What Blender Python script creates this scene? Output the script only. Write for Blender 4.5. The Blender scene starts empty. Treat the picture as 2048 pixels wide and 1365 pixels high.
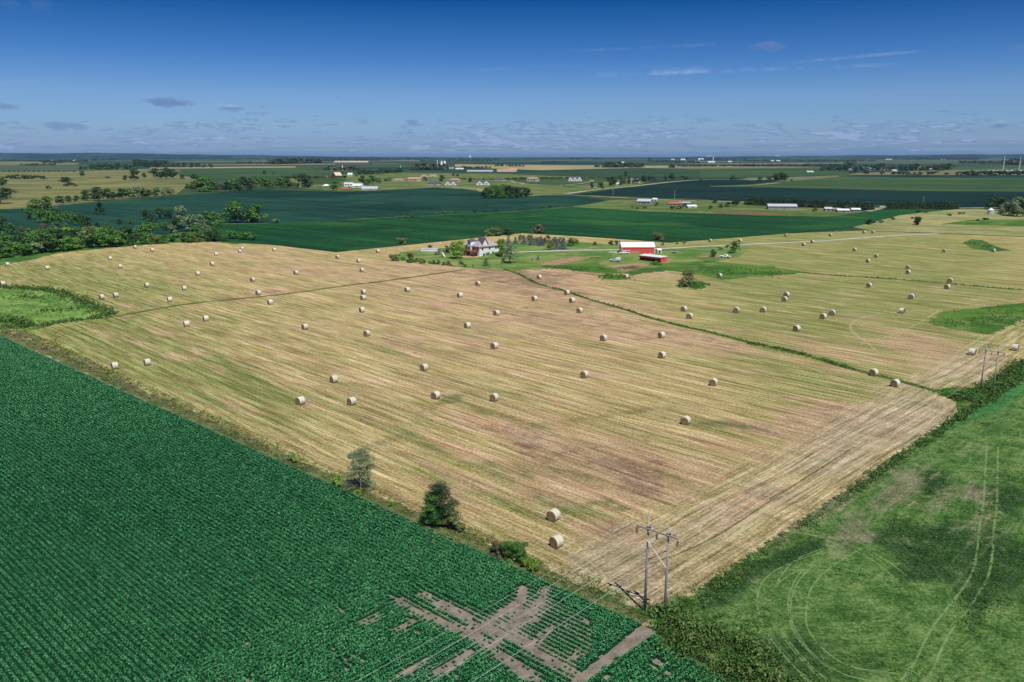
import bpy, bmesh, math, random
import numpy as np
from mathutils import Vector, Matrix

# ---------------------------------------------------------------- camera
H, F = 50.0, 1600.0
PITCH = math.atan((682.5 - 313.0) / F)
scn = bpy.context.scene
cam = bpy.data.cameras.new('camera'); camo = bpy.data.objects.new('camera', cam)
scn.collection.objects.link(camo); scn.camera = camo
cam.sensor_width = 36.0; cam.lens = 36.0 * F / 2048.0
cam.clip_start = 0.5; cam.clip_end = 200000
camo.location = (0, 0, H); camo.rotation_euler = (math.pi / 2 - PITCH, 0, 0)

# ---------------------------------------------------------------- light and sky
SUN_EL, SUN_AZ = math.radians(60), math.radians(158)      # azimuth clockwise from +Y
sd = Vector((math.sin(SUN_AZ) * math.cos(SUN_EL), math.cos(SUN_AZ) * math.cos(SUN_EL), math.sin(SUN_EL)))
sl = bpy.data.lights.new('sun', 'SUN'); sl.energy = 4.2; sl.angle = math.radians(0.5); sl.color = (1.0, 0.955, 0.88)
so = bpy.data.objects.new('sun', sl); scn.collection.objects.link(so)
so.rotation_euler = sd.to_track_quat('Z', 'Y').to_euler()
scn.view_settings.view_transform = 'Standard'; scn.view_settings.look = 'None'
scn.view_settings.exposure = 0.1; scn.view_settings.gamma = 1.0

def pray(x, y):
    xc = (x - 1024) / F; yc = -(y - 682.5) / F
    return np.array([xc, math.cos(PITCH) + yc * math.sin(PITCH), -math.sin(PITCH) + yc * math.cos(PITCH)])

class NG:
    """small node-graph helper"""
    def __init__(s, tree): s.t = tree; s.n = tree.nodes; s.l = tree.links
    def add(s, kind, **kw):
        n = s.n.new(kind)
        for k, v in kw.items(): setattr(n, k, v)
        return n
    def put(s, sock, v):
        if isinstance(v, bpy.types.NodeSocket): s.l.new(v, sock)
        elif v is not None:
            if isinstance(v, (tuple, list)) and len(v) == 3 and sock.type == 'RGBA': v = (*v, 1)
            sock.default_value = v
    def m(s, op, a, b=None, c=None, clamp=False):
        n = s.add('ShaderNodeMath', operation=op); n.use_clamp = clamp
        s.put(n.inputs[0], a); s.put(n.inputs[1], b); s.put(n.inputs[2], c)
        return n.outputs[0]
    def vm(s, op, a, b=None):
        n = s.add('ShaderNodeVectorMath', operation=op); s.put(n.inputs[0], a); s.put(n.inputs[1], b)
        return n.outputs['Value'] if op == 'DOT_PRODUCT' else n.outputs[0]
    def mix(s, f, a, b, mode='MIX'):
        n = s.add('ShaderNodeMix', data_type='RGBA', blend_type=mode); n.clamp_factor = True
        s.put(n.inputs[0], f); s.put(n.inputs[6], a); s.put(n.inputs[7], b)
        return n.outputs[2]
    def noise(s, vec, scale, detail=3, rough=0.55, dist=0.0):
        n = s.add('ShaderNodeTexNoise'); s.put(n.inputs['Vector'], vec)
        n.inputs['Scale'].default_value = scale; n.inputs['Detail'].default_value = detail
        n.inputs['Roughness'].default_value = rough; n.inputs['Distortion'].default_value = dist
        return n.outputs['Fac']
    def step(s, v, a, b):
        n = s.add('ShaderNodeMapRange', interpolation_type='SMOOTHSTEP'); s.put(n.inputs[0], v)
        n.inputs[1].default_value = a; n.inputs[2].default_value = b
        return n.outputs[0]
    def scale(s, vec, sc, rot=0.0):
        n = s.add('ShaderNodeMapping'); s.put(n.inputs[0], vec); n.inputs[3].default_value = sc
        n.inputs[2].default_value = (0, 0, rot)
        return n.outputs[0]
    def ramp(s, v, stops):
        n = s.add('ShaderNodeValToRGB'); s.put(n.inputs[0], v); e = n.color_ramp.elements
        while len(e) < len(stops): e.new(0.5)
        for el, (p, c) in zip(e, stops): el.position = p; el.color = (*c, 1)
        return n.outputs[0]

w = bpy.data.worlds.new('World'); scn.world = w; w.use_nodes = True
g = NG(w.node_tree); g.n.clear()
sky = g.add('ShaderNodeTexSky', sky_type='NISHITA'); sky.sun_disc = False
sky.sun_elevation = SUN_EL; sky.sun_rotation = SUN_AZ
sky.air_density = 1.0; sky.dust_density = 0.3; sky.ozone_density = 3.0
tc = g.add('ShaderNodeTexCoord').outputs['Generated']
sep = g.add('ShaderNodeSeparateXYZ'); g.l.new(tc, sep.inputs[0]); X, Y, Z = sep.outputs
# deep, saturated blue that pales towards the horizon
tint = g.ramp(g.m('MULTIPLY', Z, 4.0), [(0.0, (0.26, 0.42, 0.84)), (0.14, (0.35, 0.51, 0.88)), (0.27, (0.33, 0.49, 0.82)), (0.45, (0.155, 0.35, 0.70)), (0.70, (0.014, 0.185, 0.46)), (1.0, (0.05, 0.22, 0.48))])
skyc = g.mix(1.0, sky.outputs[0], tint, 'MULTIPLY')
def cscale(v): return g.scale(tc, v)
n1 = g.noise(cscale((38, 38, 230)), 1.0, 5, 0.6)
n2 = g.noise(cscale((5, 5, 22)), 1.0, 2, 0.5)
band = g.m('MULTIPLY', g.step(Z, 0.002, 0.008), g.m('SUBTRACT', 1.0, g.step(Z, 0.018, 0.075)))
cov = g.m('ADD', n1, g.m('MULTIPLY', g.m('SUBTRACT', n2, 0.5), 0.5))
thr = g.m('ADD', 0.69, g.m('MULTIPLY', band, -0.18))
cl = g.m('MULTIPLY', g.m('MULTIPLY', g.m('SUBTRACT', cov, thr), 14, clamp=True), g.m('MULTIPLY', g.step(Z, 0.0015, 0.006), g.m('SUBTRACT', 1.0, g.step(Z, 0.075, 0.10))))
ccol = g.mix(g.step(g.m('SUBTRACT', cov, thr), 0.02, 0.14), (1.15, 2.0, 4.1), (2.9, 3.9, 5.9))
skyc = g.mix(g.m('MULTIPLY', cl, 0.75), skyc, ccol)
# a pale haze bank low on the horizon and thin high streaks
bank = g.m('MULTIPLY', g.step(g.noise(cscale((9, 9, 330)), 1.0, 4, 0.6), 0.42, 0.62), g.m('MULTIPLY', g.step(Z, 0.0, 0.006), g.m('SUBTRACT', 1.0, g.step(Z, 0.015, 0.032))))
skyc = g.mix(g.m('MULTIPLY', bank, 0.35), skyc, (3.2, 3.8, 5.6))
for (a, b, wd, st) in [((1150, 153), (1840, 128), 0.0016, .38), ((1170, 147), (1500, 138), 0.0030, .22), ((1540, 130), (1870, 100), 0.0014, .26), ((1070, 106), (1470, 87), 0.0015, .16), ((880, 146), (1140, 129), 0.0010, .13), ((-40, 14), (120, 6), 0.005, .18), ((-40, 165), (160, 155), .002, .10)]:
    d1, d2 = pray(*a), pray(*b); d1 /= np.linalg.norm(d1); d2 /= np.linalg.norm(d2)
    nn = np.cross(d1, d2); nn /= np.linalg.norm(nn); mid = (d1 + d2) / 2; al = (d2 - d1); half = np.linalg.norm(al) / 2; al /= np.linalg.norm(al)
    across = g.m('ABSOLUTE', g.m('ADD', g.vm('DOT_PRODUCT', tc, tuple(nn)), g.m('MULTIPLY', g.m('SUBTRACT', g.noise(tc, 30, 3), 0.5), wd * 1.2)))
    al_c = g.m('ABSOLUTE', g.m('SUBTRACT', g.vm('DOT_PRODUCT', tc, tuple(al)), float(mid @ al)))
    msk = g.m('MULTIPLY', g.m('SUBTRACT', 1.0, g.step(across, 0.0, wd * 2.0)), g.m('SUBTRACT', 1.0, g.step(al_c, half * 0.5, half)))
    msk = g.m('MULTIPLY', msk, g.m('MULTIPLY', g.step(g.noise(tc, 24, 5, 0.65), 0.35, 0.70), st * .55))
    msk = g.m('MULTIPLY', msk, g.m('GREATER_THAN', Y, 0.0))
    skyc = g.mix(msk, skyc, (5.5, 6.2, 7.5))
for (px, py, rx, rz, st) in [(338, 205, 38, 9, .7), (458, 216, 30, 8, .6), (1540, 93, 38, 10, .55), (5, 214, 24, 6, .55), (2000, 249, 14, 8, .8), (125, 252, 34, 9, .5), (2040, 98, 16, 10, .4), (825, 245, 12, 6, .5)]:
    d = pray(px, py); d /= np.linalg.norm(d)
    q = g.vm('SUBTRACT', tc, tuple(d))
    q = g.vm('MULTIPLY', q, (F / rx, 0.0, F / rz))
    ln = g.add('ShaderNodeVectorMath', operation='LENGTH'); g.put(ln.inputs[0], q)
    r = g.m('ADD', ln.outputs['Value'], g.m('MULTIPLY', g.m('SUBTRACT', g.noise(cscale((60, 60, 160)), 1.0, 4, 0.6), 0.5), 2.4))
    msk = g.m('MULTIPLY', g.m('SUBTRACT', 1.0, g.step(r, 0.35, 1.1)), g.m('MULTIPLY', g.m('GREATER_THAN', Y, 0.0), st))
    rel = g.m('SUBTRACT', Z, float(d[2]))
    cc = g.mix(g.step(rel, -rz / F * .3, rz / F * .9), (1.1, 1.9, 3.9), (4.2, 4.9, 6.4) if px in (2000, 458) else (1.4, 2.2, 4.1))
    skyc = g.mix(msk, skyc, cc)
bg = g.add('ShaderNodeBackground'); g.l.new(skyc, bg.inputs[0]); bg.inputs[1].default_value = 0.105
ow = g.add('ShaderNodeOutputWorld'); g.l.new(bg.outputs[0], ow.inputs[0])

# ---------------------------------------------------------------- helpers
def G(x, y, z=0.0):
    d = pray(x, y); t = (H - z) / -d[2]
    return Vector((d[0] * t, d[1] * t, z))
def mpp(x, y):
    """metres covered by one photograph pixel at that ground point"""
    p = G(x, y); return (p.y * math.cos(PITCH) + H * math.sin(PITCH)) / F
def px_of(P):
    """ground points (n,2) -> photograph pixels"""
    zc = P[:, 1] * math.cos(PITCH) + H * math.sin(PITCH); yc = P[:, 1] * math.sin(PITCH) - H * math.cos(PITCH)
    zc = np.maximum(zc, 1.0)
    return np.stack([1024 + F * P[:, 0] / zc, 682.5 - F * yc / zc], 1)
def inpoly(P, poly):
    x, y = P[:, 0], P[:, 1]; c = np.zeros(len(P), bool); n = len(poly)
    for i in range(n):
        x1, y1 = poly[i][:2]; x2, y2 = poly[(i + 1) % n][:2]
        if y1 == y2: continue
        k = (y1 > y) != (y2 > y)
        c ^= k & (x < (x2 - x1) * (y - y1) / (y2 - y1) + x1)
    return c
def segdist(P, a, b):
    a = np.array(a[:2]); b = np.array(b[:2]); d = b - a; L = (d ** 2).sum()
    t = np.clip(((P - a) @ d) / L, 0, 1)
    return np.hypot(*(P - a - t[:, None] * d).T)
C = scn.collection
def link(o, parent=None):
    C.objects.link(o)
    if parent is not None: o.parent = parent
    return o
def tag(o, label=None, cat=None, group=None, kind=None):
    if label: o['label'] = label
    if cat: o['category'] = cat
    if group: o['group'] = group
    if kind: o['kind'] = kind
    return o
def empty(name, loc, rz=0, sc=1.0):
    o = bpy.data.objects.new(name, None); C.objects.link(o); o.location = loc; o.rotation_euler = (0, 0, rz)
    o.scale = (sc, sc, sc) if not isinstance(sc, tuple) else sc; o.empty_display_size = 0.3
    return o
def np_mesh(name, V, faces_n, idx, mat, tint=None):
    """mesh from numpy: V (n,3), every face faces_n corners"""
    me = bpy.data.meshes.new(name); me.vertices.add(len(V)); me.vertices.foreach_set('co', np.ascontiguousarray(V, np.float32).ravel())
    nf = len(idx) // faces_n
    me.loops.add(len(idx)); me.loops.foreach_set('vertex_index', idx.astype(np.int32))
    me.polygons.add(nf); me.polygons.foreach_set('loop_start', np.arange(0, nf * faces_n, faces_n, dtype=np.int32))
    me.polygons.foreach_set('loop_total', np.full(nf, faces_n, np.int32))
    if tint is not None:
        at = me.attributes.new('tint', 'FLOAT', 'POINT'); at.data.foreach_set('value', np.ascontiguousarray(tint, np.float32))
    me.update(); me.validate()
    if mat: me.materials.append(mat)
    return me
class MB:
    """collects boxes, tubes, prisms; builds ONE mesh"""
    def __init__(s): s.v = []; s.f = []
    def add(s, vs, fs):
        k = len(s.v); s.v += [tuple(v) for v in vs]; s.f += [tuple(i + k for i in f) for f in fs]; return s
    def box(s, x0, x1, y0, y1, z0, z1):
        return s.add([(x0, y0, z0), (x1, y0, z0), (x1, y1, z0), (x0, y1, z0), (x0, y0, z1), (x1, y0, z1), (x1, y1, z1), (x0, y1, z1)],
                     [(0, 3, 2, 1), (4, 5, 6, 7), (0, 1, 5, 4), (1, 2, 6, 5), (2, 3, 7, 6), (3, 0, 4, 7)])
    def tube(s, pts, rad, n=6, caps=True):
        pts = [Vector(p) for p in pts]; rad = rad if isinstance(rad, (list, tuple)) else [rad] * len(pts); vs = []; fs = []
        for i, p in enumerate(pts):
            d = (pts[min(i + 1, len(pts) - 1)] - pts[max(i - 1, 0)]).normalized()
            a = d.orthogonal().normalized() if i == 0 else (a - d * a.dot(d)).normalized()
            b = d.cross(a)
            for k in range(n):
                t = 2 * math.pi * k / n; vs.append(p + (a * math.cos(t) + b * math.sin(t)) * rad[i])
        for i in range(len(pts) - 1):
            for k in range(n): fs.append((i * n + k, i * n + (k + 1) % n, (i + 1) * n + (k + 1) % n, (i + 1) * n + k))
        if caps: fs += [tuple(range(n))[::-1], tuple((len(pts) - 1) * n + k for k in range(n))]
        return s.add(vs, fs)
    def build(s, name, mat, parent=None, bevel=0, smooth=False):
        me = bpy.data.meshes.new(name); me.from_pydata(s.v, [], s.f)
        bm = bmesh.new(); bm.from_mesh(me); bmesh.ops.recalc_face_normals(bm, faces=bm.faces)
        if bevel: bmesh.ops.bevel(bm, geom=list(bm.edges), offset=bevel, segments=1, affect='EDGES')
        bm.to_mesh(me); bm.free(); me.materials.append(mat)
        if smooth:
            for p in me.polygons: p.use_smooth = True
        o = bpy.data.objects.new(name, me); return link(o, parent)

# ---------------------------------------------------------------- materials
def material(name):
    m = bpy.data.materials.new(name); m.use_nodes = True; g = NG(m.node_tree); g.n.clear()
    out = g.add('ShaderNodeOutputMaterial'); b = g.add('ShaderNodeBsdfPrincipled'); g.l.new(b.outputs[0], out.inputs[0])
    b.inputs['Specular IOR Level'].default_value = 0.15; b.inputs['Roughness'].default_value = 0.85
    return m, g, b
def pos(g): return g.add('ShaderNodeNewGeometry').outputs['Position']
def bump(g, b, h, strength, dist):
    n = g.add('ShaderNodeBump'); n.inputs['Strength'].default_value = strength; n.inputs['Distance'].default_value = dist
    g.put(n.inputs['Height'], h); g.l.new(n.outputs[0], b.inputs['Normal'])
def mat_plain(name, col, rough=0.7, var=0.12, scale=1.5, spec=0.2, metal=0.0):
    m, g, b = material(name); o = g.add('ShaderNodeTexCoord').outputs['Object']
    n = g.noise(o, scale, 4); dk = tuple(c * (1 - var) for c in col); lt = tuple(min(1, c * (1 + var)) for c in col)
    g.put(b.inputs['Base Color'], g.mix(g.step(n, 0.3, 0.7), dk, lt)); b.inputs['Roughness'].default_value = rough
    b.inputs['Specular IOR Level'].default_value = spec; b.inputs['Metallic'].default_value = metal
    return m
def mat_leaf(name, dark, mid, light, objvar=0.25):
    m, g, b = material(name)
    t = g.add('ShaderNodeAttribute', attribute_name='tint').outputs['Fac']
    r = g.add('ShaderNodeObjectInfo').outputs['Random']
    n = g.noise(pos(g), 0.7, 2)
    v = g.m('ADD', t, g.m('MULTIPLY', g.m('SUBTRACT', n, 0.5), 0.5))
    v = g.m('ADD', v, g.m('MULTIPLY', g.m('SUBTRACT', r, 0.5), objvar))
    g.put(b.inputs['Base Color'], g.ramp(v, [(0.1, dark), (0.5, mid), (0.9, light)]))
    b.inputs['Roughness'].default_value = 0.65; b.inputs['Specular IOR Level'].default_value = 0.25
    tr = g.add('ShaderNodeBsdfTranslucent'); g.put(tr.inputs[0], mid)
    mx = g.add('ShaderNodeMixShader'); mx.inputs[0].default_value = 0.18
    out = [x for x in g.n if x.type == 'OUTPUT_MATERIAL'][0]
    g.l.new(b.outputs[0], mx.inputs[1]); g.l.new(tr.outputs[0], mx.inputs[2]); g.l.new(mx.outputs[0], out.inputs[0])
    return m
AZ_A, AZ_B = math.radians(132), math.radians(45)          # field row directions, clockwise from +Y
dA = np.array([math.sin(AZ_A), math.cos(AZ_A)]); dB = np.array([math.sin(AZ_B), math.cos(AZ_B)])
def mat_field(name, c1, c2, c3=None, along=0.004, across=0.05, rot=AZ_A, patch=0.004, rough=0.9, fine=0.25, row=0.0):
    """crop or grass seen from afar: streaks along the rows, soft large patches, fine speckle"""
    m, g, b = material(name); p = pos(g)
    v = g.scale(g.scale(p, (1, 1, 1), rot - math.pi / 2), (along, across, 1))
    n = g.noise(v, 1.0, 6, 0.65); big = g.noise(p, patch, 3); f = g.noise(p, fine, 5, 0.7)
    s = g.m('ADD', g.m('MULTIPLY', n, 0.5), g.m('ADD', g.m('MULTIPLY', big, 0.55), g.m('MULTIPLY', f, 0.45)))
    s = g.step(s, 0.64, 0.87)
    col = g.mix(s, c1, c2)
    if c3: col = g.mix(g.m('MULTIPLY', g.step(g.noise(p, patch * 2.3, 4, 0.6), 0.52, 0.66), 0.8), col, c3)
    g.put(b.inputs['Base Color'], col); b.inputs['Roughness'].default_value = rough
    bump(g, b, f, 0.6, 1.0)
    return m

GREEN_D, GREEN_M = (0.012, 0.075, 0.045), (0.025, 0.115, 0.055)
M = {}
M['soy_far'] = mat_field('soy_far', (0.004, 0.030, 0.020), (0.018, 0.072, 0.044), (0.022, 0.080, 0.038), 0.006, 0.09)
M['soy_mid'] = mat_field('soy_mid', (0.005, 0.042, 0.013), (0.018, 0.098, 0.024), (0.035, 0.115, 0.020), 0.006, 0.10)
M['soy_dark'] = mat_field('soy_dark', (0.003, 0.020, 0.016), (0.010, 0.038, 0.026), None, 0.002, 0.02)
M['corn_far'] = mat_field('corn_far', (0.030, 0.075, 0.022), (0.070, 0.115, 0.038), (0.04, 0.09, 0.04), 0.002, 0.01)
M['corn_dark'] = mat_field('corn_dark', (0.022, 0.055, 0.022), (0.050, 0.090, 0.032), (0.03, 0.065, 0.035), 0.002, 0.012)
M['pasture'] = mat_field('pasture', (0.115, 0.135, 0.045), (0.25, 0.23, 0.085), (0.07, 0.13, 0.035), 0.003, 0.015, math.radians(90), 0.006)
M['olive'] = mat_field('olive', (0.055, 0.085, 0.045), (0.095, 0.13, 0.055), None, 0.001, 0.01, math.radians(90))
M['tan'] = mat_field('tan', (0.25, 0.24, 0.11), (0.42, 0.33, 0.16), None, 0.002, 0.02, math.radians(90))
M['yard'] = mat_field('yard', (0.07, 0.125, 0.03), (0.16, 0.20, 0.055), (0.24, 0.22, 0.095), 0.01, 0.03, math.radians(90), 0.012)
M['lawn'] = mat_field('lawn', (0.075, 0.17, 0.030), (0.20, 0.28, 0.07), (0.30, 0.29, 0.12), 0.03, 0.10, math.radians(85), 0.035, fine=0.5)
M['rough_grass'] = mat_field('rough_grass', (0.035, 0.11, 0.015), (0.11, 0.21, 0.03), (0.20, 0.24, 0.08), 0.03, 0.12, math.radians(85), 0.03, fine=0.8)
M['marsh'] = mat_field('marsh', (0.09, 0.20, 0.035), (0.23, 0.36, 0.085), (0.30, 0.36, 0.13), 0.03, 0.1, math.radians(95), 0.05, fine=0.6)
M['undergrowth'] = mat_field('undergrowth', (0.03, 0.10, 0.02), (0.08, 0.19, 0.03), (0.15, 0.22, 0.06), 0.05, 0.08, 0, 0.03, fine=0.5)
M['gravel'] = mat_field('gravel', (0.46, 0.43, 0.38), (0.62, 0.58, 0.52), None, 0.1, 0.4, 0, 0.05, fine=2)
M['dirtroad'] = mat_field('dirtroad', (0.26, 0.24, 0.15), (0.42, 0.38, 0.24), None, 0.05, 0.1, 0, 0.02, fine=1)
M['redsoil'] = mat_field('redsoil', (0.38, 0.22, 0.12), (0.56, 0.36, 0.20), (0.38, 0.32, 0.14), 0.05, 0.12, math.radians(80), 0.05, fine=1)
M['garden'] = mat_field('garden', (0.13, 0.085, 0.045), (0.22, 0.15, 0.07), None, 0.02, 0.2, math.radians(90), 0.02, fine=1)
M['bale_hill'] = mat_field('bale_hill', (0.20, 0.22, 0.08), (0.37, 0.34, 0.15), (0.16, 0.22, 0.05), 0.01, 0.08, math.radians(95), 0.02)
M['hedge_floor'] = mat_field('hedge_floor', (0.03, 0.10, 0.015), (0.085, 0.17, 0.03), (0.20, 0.19, 0.09), 0.1, 0.2, AZ_B, 0.2, fine=1.5)

def mat_soil():
    m, g, b = material('soil'); p = pos(g)
    n = g.noise(p, 0.5, 5, 0.65); f = g.noise(p, 7, 4, 0.7)
    c = g.mix(g.step(n, .35, .65), (0.14, 0.115, 0.085), (0.27, 0.225, 0.175)); c = g.mix(g.m('MULTIPLY', g.step(f, 0.4, 0.7), .7), c, (0.34, 0.29, 0.235))
    g.put(b.inputs['Base Color'], c); bump(g, b, f, 0.8, 0.1); return m
M['soil'] = mat_soil()
def mat_soyfloor():
    m, g, b = material('soy_floor'); p = pos(g); n = g.noise(p, 3, 4)
    g.put(b.inputs['Base Color'], g.mix(n, (0.010, 0.045, 0.020), (0.03, 0.085, 0.03))); return m
M['soy_floor'] = mat_soyfloor()
def mat_farland():
    m, g, b = material('farmland'); p = pos(g)
    q = g.scale(g.scale(p, (1, 1, 1), AZ_B - math.pi / 2), (1 / 1500, 1 / 620, 0))
    vo = g.add('ShaderNodeTexVoronoi', distance='CHEBYCHEV', feature='F1'); g.put(vo.inputs['Vector'], q); vo.inputs['Scale'].default_value = 1.0
    vo.inputs['Randomness'].default_value = 0.75
    sp = g.add('ShaderNodeSeparateColor'); g.l.new(vo.outputs['Color'], sp.inputs[0])
    rc = g.ramp(sp.outputs[0], [(0.0, (0.006, 0.035, 0.026)), (0.30, (0.010, 0.045, 0.030)), (0.34, (0.035, 0.075, 0.026)), (0.55, (0.055, 0.095, 0.032)), (0.6, (0.020, 0.055, 0.026)), (0.80, (0.03, 0.065, 0.03)), (0.84, (0.13, 0.14, 0.06)), (1.0, (0.24, 0.21, 0.11))])
    rc = g.mix(0.18, rc, g.mix(g.noise(p, 0.012, 5, 0.7), (0.01, 0.03, 0.02), (0.15, 0.20, 0.07)))
    g.put(b.inputs['Base Color'], rc); return m
M['farmland'] = mat_farland()

def mat_hay():
    m, g, b = material('hay_stubble'); p = pos(g)
    ua = g.add('ShaderNodeUVMap', uv_map='rows_a').outputs[0]; ub = g.add('ShaderNodeUVMap', uv_map='rows_b').outputs[0]
    at = g.add('ShaderNodeAttribute', attribute_name='map'); sc = g.add('ShaderNodeSeparateColor'); g.l.new(at.outputs['Color'], sc.inputs[0])
    R, Gr, Hd = sc.outputs[0], sc.outputs[1], sc.outputs[2]; Dk = at.outputs['Alpha']
    warp = g.add('ShaderNodeTexNoise'); g.put(warp.inputs['Vector'], p); warp.inputs['Scale'].default_value = 0.03
    def rows(uv):
        uvw = g.vm('ADD', uv, g.vm('MULTIPLY', warp.outputs['Color'], (8.0, 1.6, 0.0)))
        a = g.noise(g.scale(uvw, (0.055, 1.0, 1)), 1.0, 5, 0.68)       # swaths
        c = g.noise(g.scale(uvw, (0.10, 2.6, 1)), 1.0, 4, 0.66)         # thin lines
        e = g.noise(g.scale(uvw, (0.012, 0.16, 1)), 1.0, 3, 0.55)       # wide bands
        wv = g.add('ShaderNodeTexWave', wave_type='BANDS', bands_direction='Y', wave_profile='SIN'); g.put(wv.inputs['Vector'], uvw)
        wv.inputs['Scale'].default_value = 0.13; wv.inputs['Distortion'].default_value = 1.2; wv.inputs['Detail'].default_value = 2; wv.inputs['Detail Scale'].default_value = 0.6
        return a, c, e, wv.outputs['Fac']
    A = rows(ua); B = rows(ub)
    hm = g.step(g.m('ADD', Hd, g.m('MULTIPLY', g.m('SUBTRACT', g.noise(g.scale(p, (.12, .12, 1)), 1.0, 4), 0.5), 0.9)), 0.30, 0.75)
    def mx(i):
        n = g.add('ShaderNodeMix', data_type='FLOAT'); g.put(n.inputs[0], hm); g.put(n.inputs[2], A[i]); g.put(n.inputs[3], B[i]); return n.outputs[0]
    sw, ln, bd, wv = mx(0), mx(1), mx(2), mx(3)
    big = g.noise(p, 0.016, 4, 0.6); spk = g.noise(p, 2.2, 5, 0.75); mid = g.noise(p, 0.09, 4, 0.65)
    v = g.m('ADD', g.m('MULTIPLY', sw, 0.66), g.m('ADD', g.m('MULTIPLY', ln, 0.62), g.m('ADD', g.m('MULTIPLY', spk, 0.78), g.m('MULTIPLY', wv, 0.05))))
    v = g.step(v, 0.68, 1.30)
    col = g.ramp(v, [(0.0, (0.085, 0.09, 0.022)), (0.28, (0.21, 0.19, 0.065)), (0.52, (0.37, 0.30, 0.14)), (0.75, (0.53, 0.44, 0.24)), (1.0, (0.78, 0.71, 0.50))])
    grn = g.ramp(v, [(0.0, (0.070, 0.095, 0.022)), (0.42, (0.215, 0.225, 0.075)), (0.75, (0.42, 0.405, 0.19)), (1.0, (0.72, 0.68, 0.46))])
    red = g.ramp(v, [(0.0, (0.17, 0.105, 0.05)), (0.42, (0.39, 0.235, 0.125)), (0.78, (0.62, 0.43, 0.26)), (1.0, (0.82, 0.69, 0.50))])
    soil = g.ramp(v, [(0.0, (0.08, 0.055, 0.035)), (0.45, (0.22, 0.135, 0.09)), (0.85, (0.40, 0.28, 0.19)), (1.0, (0.60, 0.47, 0.32))])
    dark = g.ramp(v, [(0.0, (0.045, 0.065, 0.012)), (0.5, (0.13, 0.14, 0.045)), (1.0, (0.32, 0.30, 0.13))])
    uvp = g.vm('ADD', ua, g.vm('MULTIPLY', warp.outputs['Color'], (8.0, 1.6, 0.0)))
    pr_ = g.m('MULTIPLY', g.step(g.noise(g.scale(uvp, (0.045, 0.20, 1)), 1.0, 4, 0.65), 0.50, 0.70), 0.55)
    pg_ = g.m('MULTIPLY', g.step(g.noise(g.vm('ADD', g.scale(uvp, (0.04, 0.24, 1)), (31.0, 7.0, 0.0)), 1.0, 4, 0.65), 0.50, 0.68), 0.60)
    pd_ = g.m('MULTIPLY', g.step(g.noise(g.vm('ADD', g.scale(uvp, (0.07, 0.34, 1)), (11.0, 57.0, 0.0)), 1.0, 5, 0.7), 0.55, 0.72), 0.45)
    R = g.m('ADD', g.m('MULTIPLY', R, 1.25), pr_); Gr = g.m('ADD', Gr, pg_); Dk = g.m('ADD', g.m('MULTIPLY', Dk, 1.3), pd_)
    gm = g.m('ADD', g.m('ADD', Gr, g.m('MULTIPLY', g.m('SUBTRACT', bd, 0.5), 2.2)), g.m('MULTIPLY', g.m('SUBTRACT', mid, 0.5), 1.1))
    col = g.mix(g.m('MULTIPLY', g.step(gm, 0.12, 0.85), 0.9), col, grn)
    col = g.mix(g.m('MULTIPLY', g.step(g.m('ADD', Gr, g.m('MULTIPLY', g.m('SUBTRACT', big, 0.5), 0.5)), 0.06, 0.90), 0.9), col, g.mix(1.0, col, (0.68, 0.80, 0.62), 'MULTIPLY'))
    col = g.mix(1.0, col, (1.06, 1.0, 0.86), 'MULTIPLY')
    rm = g.m('ADD', g.m('ADD', R, g.m('MULTIPLY', g.m('SUBTRACT', big, 0.5), 1.4)), g.m('MULTIPLY', g.m('SUBTRACT', bd, 0.5), -1.6))
    col = g.mix(g.m('MULTIPLY', g.step(rm, 0.10, 0.72), 0.85), col, red)
    so = g.step(g.m('ADD', R, g.m('MULTIPLY', g.m('SUBTRACT', g.noise(p, 0.13, 6, 0.75), 0.5), 4.6)), 0.75, 1.45)
    col = g.mix(g.m('MULTIPLY', so, 0.80), col, soil)
    hdc = g.ramp(v, [(0.0, (0.12, 0.11, 0.05)), (0.4, (0.31, 0.25, 0.155)), (0.75, (0.50, 0.42, 0.29)), (1.0, (0.78, 0.71, 0.52))])
    col = g.mix(g.m('MULTIPLY', g.m('MULTIPLY', hm, g.step(big, .35, .6)), 0.60), col, hdc)
    dk = g.step(g.m('ADD', Dk, g.m('ADD', g.m('MULTIPLY', g.m('SUBTRACT', mid, 0.5), 1.2), g.m('MULTIPLY', g.m('SUBTRACT', sw, 0.5), 1.6))), 0.30, 0.85)
    col = g.mix(g.m('MULTIPLY', dk, 0.9), col, dark)
    br = g.step(g.m('ADD', g.m('MULTIPLY', g.noise(g.scale(uvp, (0.022, 0.30, 1)), 1.0, 4, 0.7), 0.6), g.m('MULTIPLY', g.noise(g.vm('ADD', g.scale(uvp, (0.03, 0.09, 1)), (3.0, 9.0, 0.0)), 1.0, 5, 0.7), 0.4)), 0.36, 0.64)
    col = g.mix(1.0, col, g.mix(br, (0.70, 0.72, 0.66), (1.14, 1.12, 1.10)), 'MULTIPLY')
    g.put(b.inputs['Base Color'], col); b.inputs['Roughness'].default_value = 0.95
    bump(g, b, g.m('ADD', g.m('MULTIPLY', sw, 0.6), g.m('ADD', g.m('MULTIPLY', ln, 0.5), g.m('MULTIPLY', spk, 0.8))), 0.9, 0.5)
    return m
M['hay'] = mat_hay()
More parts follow.
